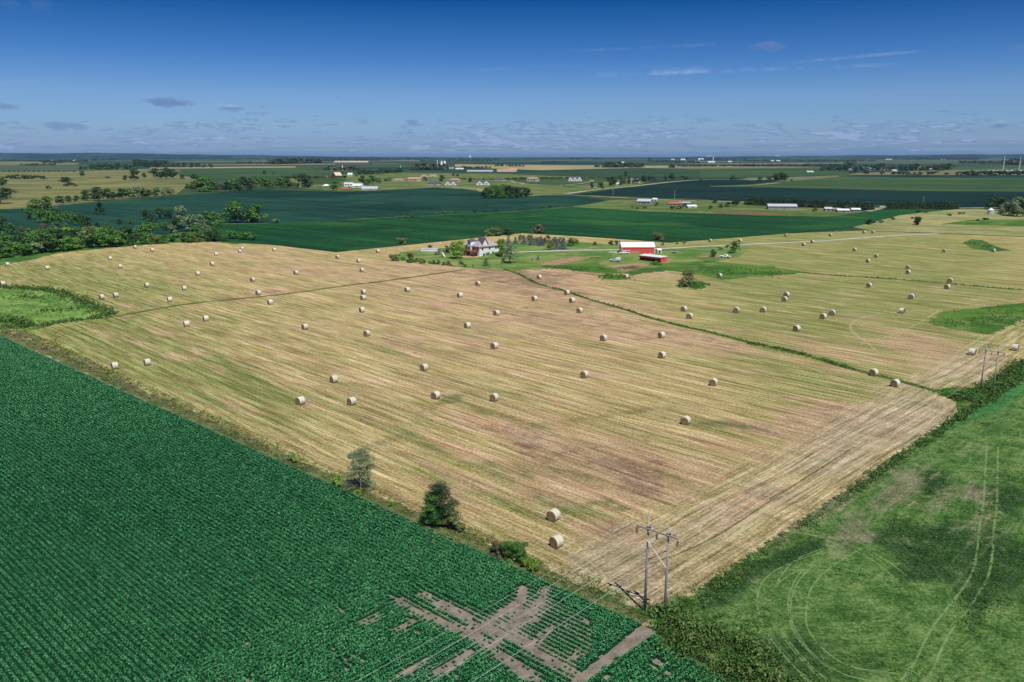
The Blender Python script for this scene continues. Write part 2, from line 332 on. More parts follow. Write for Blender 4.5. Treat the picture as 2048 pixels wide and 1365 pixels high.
def mat_meadow():
    m, g, b = material('mown_meadow'); p = pos(g)
    at = g.add('ShaderNodeAttribute', attribute_name='map'); sc = g.add('ShaderNodeSeparateColor'); g.l.new(at.outputs['Color'], sc.inputs[0])
    R, Gr, Dk = sc.outputs[0], sc.outputs[1], sc.outputs[2]
    uv = g.add('ShaderNodeUVMap', uv_map='rows_b').outputs[0]
    warp = g.add('ShaderNodeTexNoise'); g.put(warp.inputs['Vector'], p); warp.inputs['Scale'].default_value = 0.06
    uvw = g.vm('ADD', uv, g.vm('MULTIPLY', warp.outputs['Color'], (14.0, 9.0, 0.0)))
    ln = g.noise(g.scale(uvw, (0.06, 0.9, 1)), 1.0, 5, 0.65); ln2 = g.noise(g.scale(uvw, (0.16, 2.6, 1)), 1.0, 4, 0.65)
    big = g.noise(p, 0.05, 5, 0.62); spk = g.noise(p, 2.6, 5, 0.75); mid = g.noise(p, 0.28, 6, 0.72)
    v = g.step(g.m('ADD', g.m('MULTIPLY', ln, 0.3), g.m('ADD', g.m('MULTIPLY', spk, 0.7), g.m('ADD', g.m('MULTIPLY', mid, 0.6), g.m('MULTIPLY', ln2, 0.2)))), 0.66, 1.14)
    base = g.ramp(v, [(0.0, (0.020, 0.06, 0.012)), (0.45, (0.075, 0.175, 0.034)), (1.0, (0.24, 0.34, 0.11))])
    dark = g.ramp(v, [(0.0, (0.010, 0.030, 0.010)), (0.5, (0.028, 0.080, 0.020)), (1.0, (0.085, 0.15, 0.045))])
    tan = g.ramp(v, [(0.0, (0.06, 0.085, 0.03)), (0.5, (0.19, 0.19, 0.10)), (1.0, (0.38, 0.34, 0.22))])
    brt = g.ramp(v, [(0.0, (0.014, 0.09, 0.018)), (0.5, (0.04, 0.18, 0.045)), (1.0, (0.12, 0.30, 0.10))])
    col = g.mix(g.m('MULTIPLY', g.step(g.m('ADD', Dk, g.m('MULTIPLY', g.m('SUBTRACT', big, 0.5), 2.6)), 0.25, 0.65), 0.9), base, dark)
    col = g.mix(g.step(g.m('ADD', Gr, g.m('MULTIPLY', g.m('SUBTRACT', mid, 0.5), 1.0)), 0.4, 0.8), col, brt)
    col = g.mix(g.m('MULTIPLY', g.step(g.m('ADD', R, g.m('ADD', g.m('MULTIPLY', g.m('SUBTRACT', mid, 0.5), 1.7), g.m('MULTIPLY', g.m('SUBTRACT', ln, 0.5), 1.2))), 0.22, 0.72), 0.85), col, tan)
    g.put(b.inputs['Base Color'], col); b.inputs['Roughness'].default_value = 0.95
    bump(g, b, g.m('ADD', g.m('MULTIPLY', spk, 0.8), g.m('MULTIPLY', mid, 0.8)), 0.8, 0.5)
    return m
M['meadow'] = mat_meadow()
def mat_rut(name, col, strength=0.8, sc=(0.25, 1.5)):
    m, g, b = material(name); g.put(b.inputs['Base Color'], col); p = pos(g)
    n = g.noise(p, 0.5, 4, 0.7); f = g.noise(p, 5, 3, 0.7)
    tr = g.add('ShaderNodeBsdfTransparent'); mx = g.add('ShaderNodeMixShader')
    uv = g.add('ShaderNodeUVMap', uv_map='UVMap').outputs[0]; s = g.add('ShaderNodeSeparateXYZ'); g.l.new(uv, s.inputs[0])
    edge = g.m('SUBTRACT', 1.0, g.step(g.m('ABSOLUTE', g.m('SUBTRACT', s.outputs[1], 0.5)), 0.15, 0.5))
    a = g.m('MULTIPLY', g.m('MULTIPLY', edge, g.step(g.m('ADD', n, g.m('MULTIPLY', f, 0.6)), 0.50, 0.95)), strength)
    g.put(mx.inputs[0], a); out = [x for x in g.n if x.type == 'OUTPUT_MATERIAL'][0]
    g.l.new(tr.outputs[0], mx.inputs[1]); g.l.new(b.outputs[0], mx.inputs[2]); g.l.new(mx.outputs[0], out.inputs[0])
    return m
M['rut_pale'] = mat_rut('rut_pale', (0.25, 0.37, 0.14), 0.75)
M['rut_faint'] = mat_rut('rut_faint', (0.20, 0.30, 0.12), 0.30)
M['rut_straw'] = mat_rut('rut_straw', (0.66, 0.58, 0.36), 0.5)
M['rut_dark'] = mat_rut('rut_dark', (0.06, 0.09, 0.03), 0.6)
M['rut_red'] = mat_rut('rut_red', (0.46, 0.31, 0.18), 0.95)
M['terrace'] = mat_rut('terrace', (0.12, 0.16, 0.035), 1.0)

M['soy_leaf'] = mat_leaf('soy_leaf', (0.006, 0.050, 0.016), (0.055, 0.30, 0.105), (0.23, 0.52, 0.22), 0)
M['leaf_mid'] = mat_leaf('leaf_mid', (0.030, 0.10, 0.018), (0.075, 0.20, 0.035), (0.17, 0.33, 0.07))
M['leaf_bright'] = mat_leaf('leaf_bright', (0.07, 0.17, 0.015), (0.16, 0.30, 0.03), (0.30, 0.43, 0.07))
M['leaf_dark'] = mat_leaf('leaf_dark', (0.014, 0.045, 0.018), (0.035, 0.085, 0.032), (0.075, 0.14, 0.05))
M['leaf_grey'] = mat_leaf('leaf_grey', (0.09, 0.14, 0.06), (0.18, 0.25, 0.12), (0.32, 0.38, 0.22))
M['leaf_blue'] = mat_leaf('leaf_blue', (0.06, 0.10, 0.10), (0.14, 0.19, 0.21), (0.28, 0.33, 0.37))
M['leaf_olive'] = mat_leaf('leaf_olive', (0.07, 0.09, 0.03), (0.16, 0.18, 0.06), (0.27, 0.29, 0.11))
M['leaf_brown'] = mat_leaf('leaf_brown', (0.07, 0.06, 0.035), (0.16, 0.13, 0.08), (0.28, 0.23, 0.15))
M['leaf_red'] = mat_leaf('leaf_red', (0.05, 0.015, 0.018), (0.12, 0.03, 0.03), (0.25, 0.09, 0.05))
M['leaf_pine'] = mat_leaf('leaf_pine', (0.012, 0.030, 0.014), (0.035, 0.060, 0.026), (0.10, 0.11, 0.055))
M['weed'] = mat_leaf('weed', (0.06, 0.13, 0.02), (0.16, 0.25, 0.05), (0.38, 0.36, 0.15), 0)
M['weed_green'] = mat_leaf('weed_green', (0.03, 0.13, 0.02), (0.08, 0.24, 0.04), (0.20, 0.36, 0.08), 0)
M['weed_dry'] = mat_leaf('weed_dry', (0.11, 0.10, 0.06), (0.21, 0.19, 0.11), (0.38, 0.34, 0.22), 0)
M['weed_dark'] = mat_leaf('weed_dark', (0.025, 0.070, 0.014), (0.070, 0.155, 0.030), (0.17, 0.28, 0.07), 0)
M['bark'] = mat_plain('bark', (0.20, 0.17, 0.14), 0.9, 0.3, 8)
M['bark_pale'] = mat_plain('bark_pale', (0.42, 0.37, 0.33), 0.9, 0.25, 8)
M['white'] = mat_plain('white_paint', (0.80, 0.80, 0.78), 0.5, 0.05)
M['white_siding'] = mat_plain('white_siding', (0.86, 0.87, 0.89), 0.55, 0.05)
M['cream'] = mat_plain('cream', (0.62, 0.55, 0.42), 0.7, 0.08)
M['tan_wall'] = mat_plain('tan_wall', (0.45, 0.36, 0.28), 0.8, 0.1)
M['grey_wall'] = mat_plain('grey_wall', (0.34, 0.35, 0.37), 0.8, 0.1)
M['grey_metal'] = mat_plain('grey_metal', (0.50, 0.53, 0.58), 0.45, 0.1, 1, 0.4)
M['dark_metal'] = mat_plain('dark_metal', (0.06, 0.065, 0.07), 0.5, 0.2)
M['glass'] = mat_plain('window_glass', (0.03, 0.04, 0.06), 0.1, 0.1, 1, 0.8)
M['shingle'] = mat_plain('shingle_brown', (0.40, 0.33, 0.31), 0.9, 0.15, 3)
M['shingle_dark'] = mat_plain('shingle_dark', (0.10, 0.10, 0.12), 0.9, 0.15, 3)
M['shingle_tan'] = mat_plain('shingle_tan', (0.30, 0.23, 0.19), 0.9, 0.15, 3)
M['deck'] = mat_plain('deck_red', (0.36, 0.10, 0.05), 0.7, 0.2, 3)
M['rust'] = mat_plain('rust', (0.22, 0.08, 0.04), 0.9, 0.3, 4)
M['concrete'] = mat_plain('concrete', (0.55, 0.53, 0.50), 0.9, 0.1)
M['rubber'] = mat_plain('rubber', (0.025, 0.025, 0.025), 0.9, 0.1)
M['wood_pole'] = mat_plain('weathered_pole', (0.34, 0.31, 0.30), 0.85, 0.25, 5)
M['wire'] = mat_plain('wire', (0.55, 0.56, 0.58), 0.4, 0.05, 1, 0.5)
M['insulator'] = mat_plain('insulator', (0.20, 0.065, 0.03), 0.3, 0.2, 3, 0.6)
M['silo'] = mat_plain('silo_white', (0.80, 0.81, 0.82), 0.4, 0.05)
M['brown_roof'] = mat_plain('brown_roof', (0.16, 0.11, 0.12), 0.8, 0.15)
M['red_roof'] = mat_plain('red_roof', (0.36, 0.12, 0.10), 0.8, 0.15)
M['terracotta'] = mat_plain('terracotta', (0.52, 0.30, 0.21), 0.8, 0.1)
def mat_ribbed(name, col, dk, period=0.9, rough=0.55):
    m, g, b = material(name); o = g.add('ShaderNodeTexCoord').outputs['Object']; s = g.add('ShaderNodeSeparateXYZ'); g.l.new(o, s.inputs[0])
    wv = g.m('FRACT', g.m('DIVIDE', s.outputs[0], period)); rib = g.step(g.m('ABSOLUTE', g.m('SUBTRACT', wv, 0.5)), 0.40, 0.47)
    n = g.noise(g.scale(o, (1.0, 1.0, 0.12)), 1.3, 4)
    c = g.mix(g.m('MULTIPLY', rib, 0.5), col, dk); c = g.mix(g.m('MULTIPLY', g.step(n, 0.5, 0.75), 0.35), c, dk)
    g.put(b.inputs['Base Color'], c); b.inputs['Roughness'].default_value = rough; bump(g, b, rib, 0.4, 0.05); return m
M['barn_red'] = mat_ribbed('barn_red', (0.72, 0.10, 0.07), (0.52, 0.07, 0.055))
M['barn_roof'] = mat_ribbed('barn_roof', (0.82, 0.80, 0.78), (0.70, 0.68, 0.66), 0.9, 0.4)
M['shed_roof'] = mat_ribbed('shed_roof', (0.50, 0.54, 0.60), (0.38, 0.42, 0.48), 0.9, 0.45)
def mat_bale_side():
    m, g, b = material('bale_net_wrap'); o = g.add('ShaderNodeTexCoord').outputs['Object']; r = g.add('ShaderNodeObjectInfo').outputs['Random']
    n = g.noise(g.scale(o, (9, 1.2, 1.2)), 1.0, 4, 0.7); f = g.noise(o, 14, 4, 0.7)
    c = g.mix(g.step(n, 0.3, 0.7), (0.50, 0.47, 0.36), (0.76, 0.74, 0.64)); c = g.mix(g.m('MULTIPLY', g.step(f, 0.5, 0.7), 0.5), c, (0.86, 0.84, 0.77))
    c = g.mix(g.m('MULTIPLY', r, 0.45), c, (0.52, 0.46, 0.32)); g.put(b.inputs['Base Color'], c); bump(g, b, f, 0.6, 0.04); return m
def mat_bale_end():
    m, g, b = material('bale_end_straw'); o = g.add('ShaderNodeTexCoord').outputs['Object']
    s = g.add('ShaderNodeSeparateXYZ'); g.l.new(o, s.inputs[0])
    rr = g.m('SQRT', g.m('ADD', g.m('MULTIPLY', s.outputs[1], s.outputs[1]), g.m('MULTIPLY', s.outputs[2], s.outputs[2])))
    n = g.noise(o, 6, 4, 0.7); ring = g.m('SINE', g.m('ADD', g.m('MULTIPLY', rr, 46), g.m('MULTIPLY', n, 5)))
    c = g.mix(g.step(ring, -0.8, 0.8), (0.13, 0.09, 0.05), (0.30, 0.22, 0.14)); c = g.mix(g.step(g.noise(o, 16, 3), 0.5, 0.7), c, (0.40, 0.32, 0.21))
    g.put(b.inputs['Base Color'], c); bump(g, b, ring, 0.5, 0.03); return m
M['bale_side'] = mat_bale_side(); M['bale_end'] = mat_bale_end()

# ---------------------------------------------------------------- the land
def sheet(name, pts, mat, z, kind='structure', world=False, rag=0.0):
    vs = [(p[0], p[1], z) if world else tuple(G(p[0], p[1], z)) for p in pts]
    if rag:
        r = random.Random(len(pts)); out = []
        for i in range(len(vs)):
            a, b = Vector(vs[i]), Vector(vs[(i + 1) % len(vs)]); n = max(1, int(min((b - a).length / (rag * 1.6), 120)))
            for k in range(n):
                q = a + (b - a) * (k / n); f = 0 if k == 0 else rag; out.append((q.x + r.uniform(-f, f), q.y + r.uniform(-f, f) * 1.4, z))
        vs = out
    me = bpy.data.meshes.new(name); bm = bmesh.new()
    f = bm.faces.new([bm.verts.new(v) for v in vs]); bmesh.ops.triangulate(bm, faces=[f])
    for f in bm.faces:
        if f.normal.z < 0: f.normal_flip()
    bm.to_mesh(me); bm.free(); me.materials.append(mat)
    return tag(link(bpy.data.objects.new(name, me)), kind=kind)
def smooth_line(P, step):
    """Catmull-Rom through ground points, resampled"""
    P = [np.array(p[:2], float) for p in P]; P = [2 * P[0] - P[1]] + P + [2 * P[-1] - P[-2]]; out = []
    for i in range(1, len(P) - 2):
        n = max(2, int(np.linalg.norm(P[i + 1] - P[i]) / step))
        for k in range(n):
            t = k / n; a, b, c, d = P[i - 1:i + 3]
            out.append(0.5 * (2 * b + (c - a) * t + (2 * a - 5 * b + 4 * c - d) * t * t + (3 * b - a - 3 * c + d) * t ** 3))
    out.append(P[-2]); return np.array(out)
def ribbon(name, px, width, mat, z, step=4.0, wob=0.0, seed=1, kind='structure', world=False, offset=0.0):
    L = smooth_line(px if world else [G(*p) for p in px], step); r = random.Random(seed)
    T = np.gradient(L, axis=0); T /= np.linalg.norm(T, axis=1)[:, None] + 1e-9; N = np.stack([-T[:, 1], T[:, 0]], 1)
    L = L + N * offset; V = []; uv = []; s = 0
    for i, p in enumerate(L):
        wd = width(i / (len(L) - 1)) if callable(width) else width; wd = wd * (1 + r.uniform(-wob, wob)) / 2
        if i: s += np.linalg.norm(L[i] - L[i - 1])
        a = p + N[i] * wd; b = p - N[i] * wd; V += [(*a, z), (*b, z)]; uv += [(s, 0), (s, 1)]
    fs = [(2 * i, 2 * i + 1, 2 * i + 3, 2 * i + 2) for i in range(len(L) - 1)]
    me = bpy.data.meshes.new(name); me.from_pydata(V, [], fs); l = me.uv_layers.new(name='UVMap')
    for lp in me.loops: l.data[lp.index].uv = uv[lp.vertex_index]
    bm = bmesh.new(); bm.from_mesh(me)
    for f in bm.faces:
        if f.normal.z < 0: f.normal_flip()
    bm.to_mesh(me); bm.free(); me.materials.append(mat)
    return tag(link(bpy.data.objects.new(name, me)), kind=kind)

sheet('ground', [(-60000, -3000), (60000, -3000), (60000, 90000), (-60000, 90000)], M['farmland'], 0.0, world=True)

Z0 = 0.30    # far sheets
LAND = [
    ('crop_field', 'olive', [(-200, 331), (80, 330), (160, 333), (250, 336), (240, 342), (-200, 347)]),
    ('crop_field', 'pasture', [(-200, 325), (60, 323), (160, 326.5), (150, 330), (-200, 331)]),
    ('pasture', 'pasture', [(-240, 347), (150, 343), (240, 341), (300, 338), (330, 345), (390, 356), (400, 362), (372, 374), (352, 389), (300, 394), (180, 404), (60, 419), (-240, 424)]),
    ('crop_field', 'corn_far', [(350, 338), (590, 336), (700, 341), (690, 346), (640, 352), (590, 357), (440, 359), (390, 355)]),
    ('stubble_strip', 'tan', [(300, 335.5), (590, 333), (592, 335.5), (300, 338)]),
    ('crop_field', 'corn_dark', [(810, 341), (930, 344), (1060, 345), (1130, 343), (1300, 338), (1700, 340.5), (1700, 352), (1480, 356), (1330, 361), (1240, 358), (1060, 354), (930, 357), (840, 350), (700, 346), (700, 341)]),
    ('stubble_strip', 'tan', [(910, 329), (1300, 332), (1480, 331), (1480, 334), (1300, 335.5), (1080, 341), (1000, 338), (910, 334)]),
    ('crop_field', 'soy_far', [(960, 325), (1260, 326), (1300, 329), (940, 329)]),
    ('crop_field', 'olive', [(1660, 316.5), (2300, 316), (2300, 326), (1690, 328)]),
    ('crop_field', 'corn_far', [(1400, 340), (1600, 341), (1700, 344), (1700, 349), (1560, 353.5), (1400, 354)]),
    ('crop_field', 'soy_far', [(1660, 350.5), (2300, 350), (2300, 357), (1700, 356)]),
    ('crop_field', 'corn_far', [(1900, 336), (2010, 332), (2300, 332), (2300, 340), (1900, 340)]),
    ('yard', 'yard', [(560, 357), (640, 352), (750, 345), (1000, 348), (1120, 353), (1250, 358), (1300, 362), (1270, 373), (1160, 385), (1060, 393), (980, 391), (970, 385), (930, 379), (870, 375), (760, 381), (690, 383), (600, 377)]),
    ('yard', 'corn_far', [(1000, 358), (1060, 357), (1240, 358), (1200, 366), (1140, 374), (1060, 368)]),
    ('yard', 'corn_far', [(615, 357), (670, 356), (700, 360), (660, 369), (625, 370)]),
    ('crop_field', 'soy_dark', [(1180, 386), (1270, 373), (1340, 366), (1420, 359), (1560, 361), (1500, 369), (1430, 372), (1500, 374.5), (1700, 378.5), (2300, 385), (2300, 415), (1900, 414), (1700, 408), (1490, 404), (1420, 400), (1330, 397), (1230, 393), (1140, 390)]),
    ('crop_field', 'corn_far', [(1420, 373.5), (1500, 370), (1560, 364), (1690, 353), (1820, 357), (2300, 357), (2300, 385), (1850, 382.5), (1700, 379), (1500, 375)]),
    ('soybean_field', 'soy_far', [(150, 409), (210, 404), (290, 398), (360, 391), (440, 385), (530, 379), (560, 380), (640, 383), (690, 384), (760, 382), (830, 378), (870, 376), (930, 380), (975, 386), (980, 393), (1060, 393), (1140, 391), (1220, 401), (1225, 405), (1150, 413), (1140, 415), (1050, 423), (980, 427), (870, 432), (760, 438), (690, 441), (600, 444), (540, 448), (440, 451), (330, 470), (200, 456), (150, 440)]),
    ('soybean_field', 'soy_far', [(-240, 424), (65, 417), (152, 408), (152, 441), (202, 457), (60, 472), (-240, 490)]),
    ('soybean_field', 'soy_mid', [(420, 449), (540, 447), (600, 443.5), (690, 440.5), (870, 431.5), (980, 426.5), (1050, 422.5), (1140, 414.5), (1230, 418), (1300, 423), (1400, 427), (1520, 431), (1600, 433), (1650, 433), (1690, 429), (1760, 421), (1830, 417), (1910, 419), (1860, 424), (1800, 432), (1745, 445), (1705, 455), (1560, 468), (1340, 485), (1200, 475), (1045, 466), (850, 486), (672, 504), (560, 491), (420, 481)]),
    ('homestead_grass', 'yard', [(1140, 414), (1180, 408.5), (1220, 400.5), (1330, 400), (1500, 405), (1650, 416), (1730, 424), (1690, 429.5), (1650, 433.5), (1530, 431.5), (1300, 423.5)]),
    ('garden_plot', 'garden', [(1425, 423), (1500, 424), (1580, 428.5), (1560, 432), (1430, 427)]),
    ('hillside_grass', 'bale_hill', [(1705, 455), (1745, 445), (1800, 431), (1860, 424), (1920, 418.5), (2300, 420), (2300, 482), (2048, 473), (1745, 462)]),
    ('hillside_grass', 'rough_grass', [(1880, 449), (1940, 440), (2300, 438), (2300, 459), (2000, 452)]),
]
for i, (nm, mt, pts) in enumerate(LAND):
    sheet(nm, pts, M[mt], 0.10 + 0.012 * i)
for px, wd in [([(1060, 391), (1140, 391), (1230, 396), (1330, 400.5), (1420, 403), (1500, 405), (1620, 411), (1740, 417), (1900, 417.5), (2010, 417), (2200, 417)], 9),
               ([(1735, 424), (1757, 419), (1766, 416), (1768, 413)], 7), ([(1130, 389), (1200, 379.5), (1260, 374), (1300, 369.5), (1340, 365), (1400, 360.5), (1480, 360)], 12),
               ([(960, 369), (1000, 369.5), (1120, 371), (1180, 375), (1205, 379)], 7), ([(1022, 362), (1030, 365.5), (1042, 367), (1048, 370)], 7),
               ([(1120, 372), (1160, 368), (1185, 363), (1180, 360.5)], 6), ([(750, 371), (830, 369), (870, 372)], 6), ([(1310, 406), (1345, 405), (1400, 402.5)], 6),
               ([(1590, 420), (1640, 421), (1700, 423)], 4), ([(400, 336.5), (590, 334.5)], 10), ([(1500, 361), (1700, 350.5), (1760, 349), (1900, 340)], 9)]:
    ribbon('gravel_road', px, wd, M['dirtroad'], 0.45, 12)
for px, wd, mt in [([(842, 375), (900, 375), (960, 380), (974, 385)], 18, 'tan'), ([(1160, 392), (1230, 394), (1330, 397.5), (1420, 400.5)], 6, 'pasture'),
                   ([(1420, 373.6), (1500, 371.5), (1560, 366)], 10, 'tan'), ([(690, 441), (870, 432), (980, 427), (1050, 423), (1140, 415)], 5, 'undergrowth'), ([(440, 449.5), (540, 448)], 4, 'pasture')]:
    ribbon('grass_verge', px, wd, M[mt], 0.47, 12, 0.3)

# ---- the mown hayfield: a fine grid that carries its own row coordinates and map of soil and growth
P_CORNER = np.array(G(1297, 1257)[:2]); P_LEFT = np.array(G(0, 672)[:2]); P_RIGHT = np.array(G(2048, 742)[:2])
HAY = [(-500, 447), (0, 528), (80, 514), (170, 498), (290, 488), (400, 482), (430, 478), (672, 504), (760, 495), (1045, 466), (1200, 475), (1340, 486), (1560, 468), (1745, 461), (2048, 473), (2500, 488), (2500, 432), (1297, 1262), (-500, 446)]
def grid_mesh(name, mat, x0, x1, y0, y1, st, keep, mapf, z):
    xs = np.arange(x0, x1 + st, st); ys = np.arange(y0, y1 + st, st); GX, GY = np.meshgrid(xs, ys)
    P = np.stack([GX.ravel(), GY.ravel()], 1); nx = len(xs); ny = len(ys)
    i = (np.arange(ny - 1)[:, None] * nx + np.arange(nx - 1)[None, :]).ravel()
    cen = P[i] + st / 2; k = keep(cen); i = i[k]
    q = np.stack([i, i + 1, i + 1 + nx, i + nx], 1); used, inv = np.unique(q, return_inverse=True)
    P = P[used]; q = inv.reshape(-1, 4)
    me = np_mesh(name, np.column_stack([P, np.full(len(P), z)]), 4, q.ravel(), mat)
    ra, rb, col = mapf(P)
    for nm, uv in (('rows_a', ra), ('rows_b', rb)):
        l = me.uv_layers.new(name=nm); l.data.foreach_set('uv', np.ascontiguousarray(uv[q.ravel()], np.float32).ravel())
    at = me.color_attributes.new('map', 'FLOAT_COLOR', 'POINT'); at.data.foreach_set('color', np.ascontiguousarray(col, np.float32).ravel())
    return tag(link(bpy.data.objects.new(name, me)), kind='structure')
def blobs(Q, items):
    """sum of soft ellipses given in photograph pixels: (x, y, rx, ry, tilt, weight)"""
    s = np.zeros(len(Q))
    for (x, y, rx, ry, t, wt) in items:
        c, d = math.cos(math.radians(t)), math.sin(math.radians(t)); dx, dy = Q[:, 0] - x, Q[:, 1] - y
        a = (dx * c + dy * d) / rx; b = (-dx * d + dy * c) / ry; s += wt * np.exp(-(a * a + b * b))
    return s
SOIL = [(980, 620, 300, 100, 8, .24), (1350, 700, 160, 40, 12, .2), (1120, 900, 260, 70, 10, .38), (1380, 960, 140, 40, 10, .35), (900, 960, 110, 24, 10, .35), (1180, 990, 150, 30, 10, .3), (1600, 870, 160, 40, 0, .3), (760, 860, 90, 16, 15, .25), (1650, 700, 120, 20, 10, .25), (850, 770, 120, 20, 12, .2), (1000, 860, 80, 16, 14, .5), (1230, 930, 90, 20, 12, .5), (930, 910, 60, 12, 12, .4), (1110, 930, 60, 12, 12, .4), (1330, 925, 60, 12, 12, .4), (1300, 975, 90, 22, 15, .7), (1230, 1065, 70, 22, 15, .95), (720, 925, 60, 14, 15, .3), (1080, 985, 70, 12, 15, .4),
        (540, 585, 50, 6, -6, .9), (470, 600, 40, 5, 10, .8), (620, 810, 26, 14, 10, .8), (1690, 825, 90, 22, 12, .75), (1600, 850, 60, 14, 10, .6), (1500, 855, 70, 10, 12, .6),
        (1850, 690, 110, 30, 10, .55), (1760, 870, 120, 30, -30, .3), (1500, 1000, 120, 30, -30, .35), (1040, 750, 60, 10, 15, .35), (1130, 890, 100, 16, 12, .4), (1340, 560, 40, 8, 0, .2),
        (960, 545, 120, 18, 3, .55), (1060, 560, 110, 20, 8, .6), (1150, 590, 120, 18, 12, .5), (1300, 660, 150, 20, 14, .45), (1420, 680, 100, 14, 15, .45), (700, 540, 130, 20, 5, .35), (560, 540, 90, 10, 5, .3),
        (900, 600, 170, 30, 5, .25), (1140, 548, 70, 12, 5, .5), (1380, 575, 60, 8, 0, .2), (1120, 650, 160, 30, 10, .25), (860, 700, 140, 30, 10, .2), (680, 750, 90, 20, 15, .25), (500, 510, 70, 5, 4, .4), (270, 545, 60, 5, 8, .2)]
GRN = [(1800, 600, 360, 110, 6, .75), (1500, 680, 300, 60, 12, .45), (130, 580, 330, 90, 5, .55), (300, 760, 260, 80, 25, .35), (1700, 490, 400, 30, 0, .4), (450, 820, 300, 60, 25, .30), (1100, 1120, 200, 60, 15, .25), (1650, 800, 200, 50, 0, .25), (960, 650, 260, 90, 5, -.30), (1250, 720, 200, 50, 10, -.2), (300, 700, 200, 50, 20, .45), (150, 560, 220, 30, 5, .35), (450, 740, 180, 25, 25, .5), (560, 790, 100, 18, 25, .45), (830, 870, 80, 14, 15, .7), (1550, 770, 200, 40, 12, .35), (1700, 560, 300, 50, 4, .55),
       (1800, 500, 260, 30, 2, .45), (1300, 940, 160, 26, 14, .35), (1600, 640, 200, 40, 8, .25), (1080, 1000, 160, 30, 16, .4), (1400, 1060, 60, 16, -25, .4), (900, 990, 120, 30, 20, .25), (500, 640, 200, 18, -10, .25), (100, 680, 90, 18, 25, .5), (1560, 480, 260, 12, -3, .4), (760, 590, 160, 12, -8, .2), (1480, 560, 100, 12, 3, .3)]
DRK = [(1000, 830, 140, 9, 16, .6), (900, 800, 70, 9, -22, .55), (780, 880, 110, 12, -18, .35), (1230, 830, 130, 8, -8, .55), (1420, 850, 90, 7, 8, .5), (1330, 950, 90, 12, 15, .55), (1100, 1000, 120, 14, 18, .45), (1210, 1010, 60, 9, 16, .6), (1150, 950, 120, 12, 15, .4),
       (980, 930, 180, 22, 10, .45), (1480, 850, 60, 6, 12, .5), (1650, 840, 60, 7, 12, .4), (1150, 1045, 60, 8, 18, .5), (870, 600, 40, 5, 10, .3), (1300, 870, 80, 10, -50, .4), (1260, 1020, 50, 8, 15, .4)]
def hay_map(P):
    Q = px_of(P); ra = np.stack([P @ dA, P @ dB], 1)
    n = np.array([-dB[1], dB[0]]); db = (P - P_CORNER) @ n                # distance inside the right boundary
    if np.median(db) < 0: db = -db
    la = (P - P_CORNER) @ np.array([-dA[0], -dA[1]])
    rb = np.stack([P @ dB, db], 1)
    hd = np.clip(1.5 - db / 17.0 * 1.0, 0, 1) * np.clip((P @ dB - P_CORNER @ dB + 40) / 20, 0, 1)
    for (x, y, r0, wt) in [(1845, 805, 26, 1), (1780, 640, 22, 1), (1230, 1150, 18, 1)]:
        c = np.array(G(x, y)[:2]); d = np.hypot(*(P - c).T); k = np.exp(-(d / r0) ** 4)[:, None]
        hd = np.maximum(hd, k[:, 0] * 0.0 + hd)
    return ra, rb, np.stack([blobs(Q, SOIL), blobs(Q, GRN), hd, blobs(Q, DRK)], 1)
grid_mesh('hayfield', M['hay'], -420, 470, 70, 610, 2.0, lambda c: inpoly(px_of(c), HAY), hay_map, 0.05)

# ---- green mown meadow on the right of the hedge line
MEADOW = [(1297, 1257), (2048, 742), (2400, 501), (3400, 560), (3400, 2300), (2000, 2300), (1700, 1700), (1560, 1500), (1450, 1345), (1345, 1275)]
MT = [(1640, 1000, 60, 34, -35, 1.0), (1760, 930, 120, 26, -35, .8), (1700, 1060, 40, 24, -30, .7), (1790, 985, 80, 22, -35, .8), (1700, 1090, 60, 18, -25, .5), (1950, 985, 30, 14, 0, .9), (1880, 1000, 120, 50, 10, .40), (1980, 1060, 60, 40, 0, .35), (1560, 1080, 60, 25, -35, .5), (1800, 1085, 60, 10, 10, .5), (1960, 900, 60, 20, 0, .35), (1500, 1170, 40, 20, -30, .4), (1780, 1190, 70, 40, 0, .25)]
MG = [(1900, 830, 160, 34, -34, .75), (2010, 790, 90, 40, -34, .7), (1710, 1010, 26, 8, 0, .5), (1960, 940, 40, 16, 0, .35), (2010, 1280, 50, 50, 0, .5), (1640, 1180, 60, 40, 0, .25), (1900, 1160, 60, 60, 0, .2)]
MD = [(1860, 985, 60, 40, -30, .8), (1830, 1080, 90, 34, 10, .9), (2000, 1000, 60, 60, 0, .7), (1600, 1110, 60, 16, -30, .9), (1520, 1140, 90, 16, -34, .8), (1980, 1140, 60, 70, -30, 1.0), (1950, 1240, 40, 60, -20, .7), (1840, 1140, 60, 30, 0, .8), (1560, 1290, 120, 40, 0, .5), (1700, 1340, 140, 30, 0, .5), (1440, 1200, 60, 30, 0, .5), (1900, 1060, 40, 24, 0, .6)]
def meadow_map(P):
    Q = px_of(P); n = np.array([-dB[1], dB[0]]); c = np.array(G(1650, 1160)[:2]); d = P - c
    ang = np.arctan2(d[:, 1], d[:, 0]); r = np.hypot(*d.T)
    k = np.exp(-(r / 13) ** 4); lin = (P - P_CORNER) @ n
    rb = np.stack([P @ dB, lin * (1 - k) + r * k], 1)
    z = np.stack([blobs(Q, MT), blobs(Q, MG), blobs(Q, MD), np.zeros(len(P))], 1); return rb, rb, z
grid_mesh('mown_meadow', M['meadow'], -10, 260, 42, 330, 1.5, lambda c: inpoly(px_of(c), MEADOW) & (c[:, 1] > 42), meadow_map, 0.09)

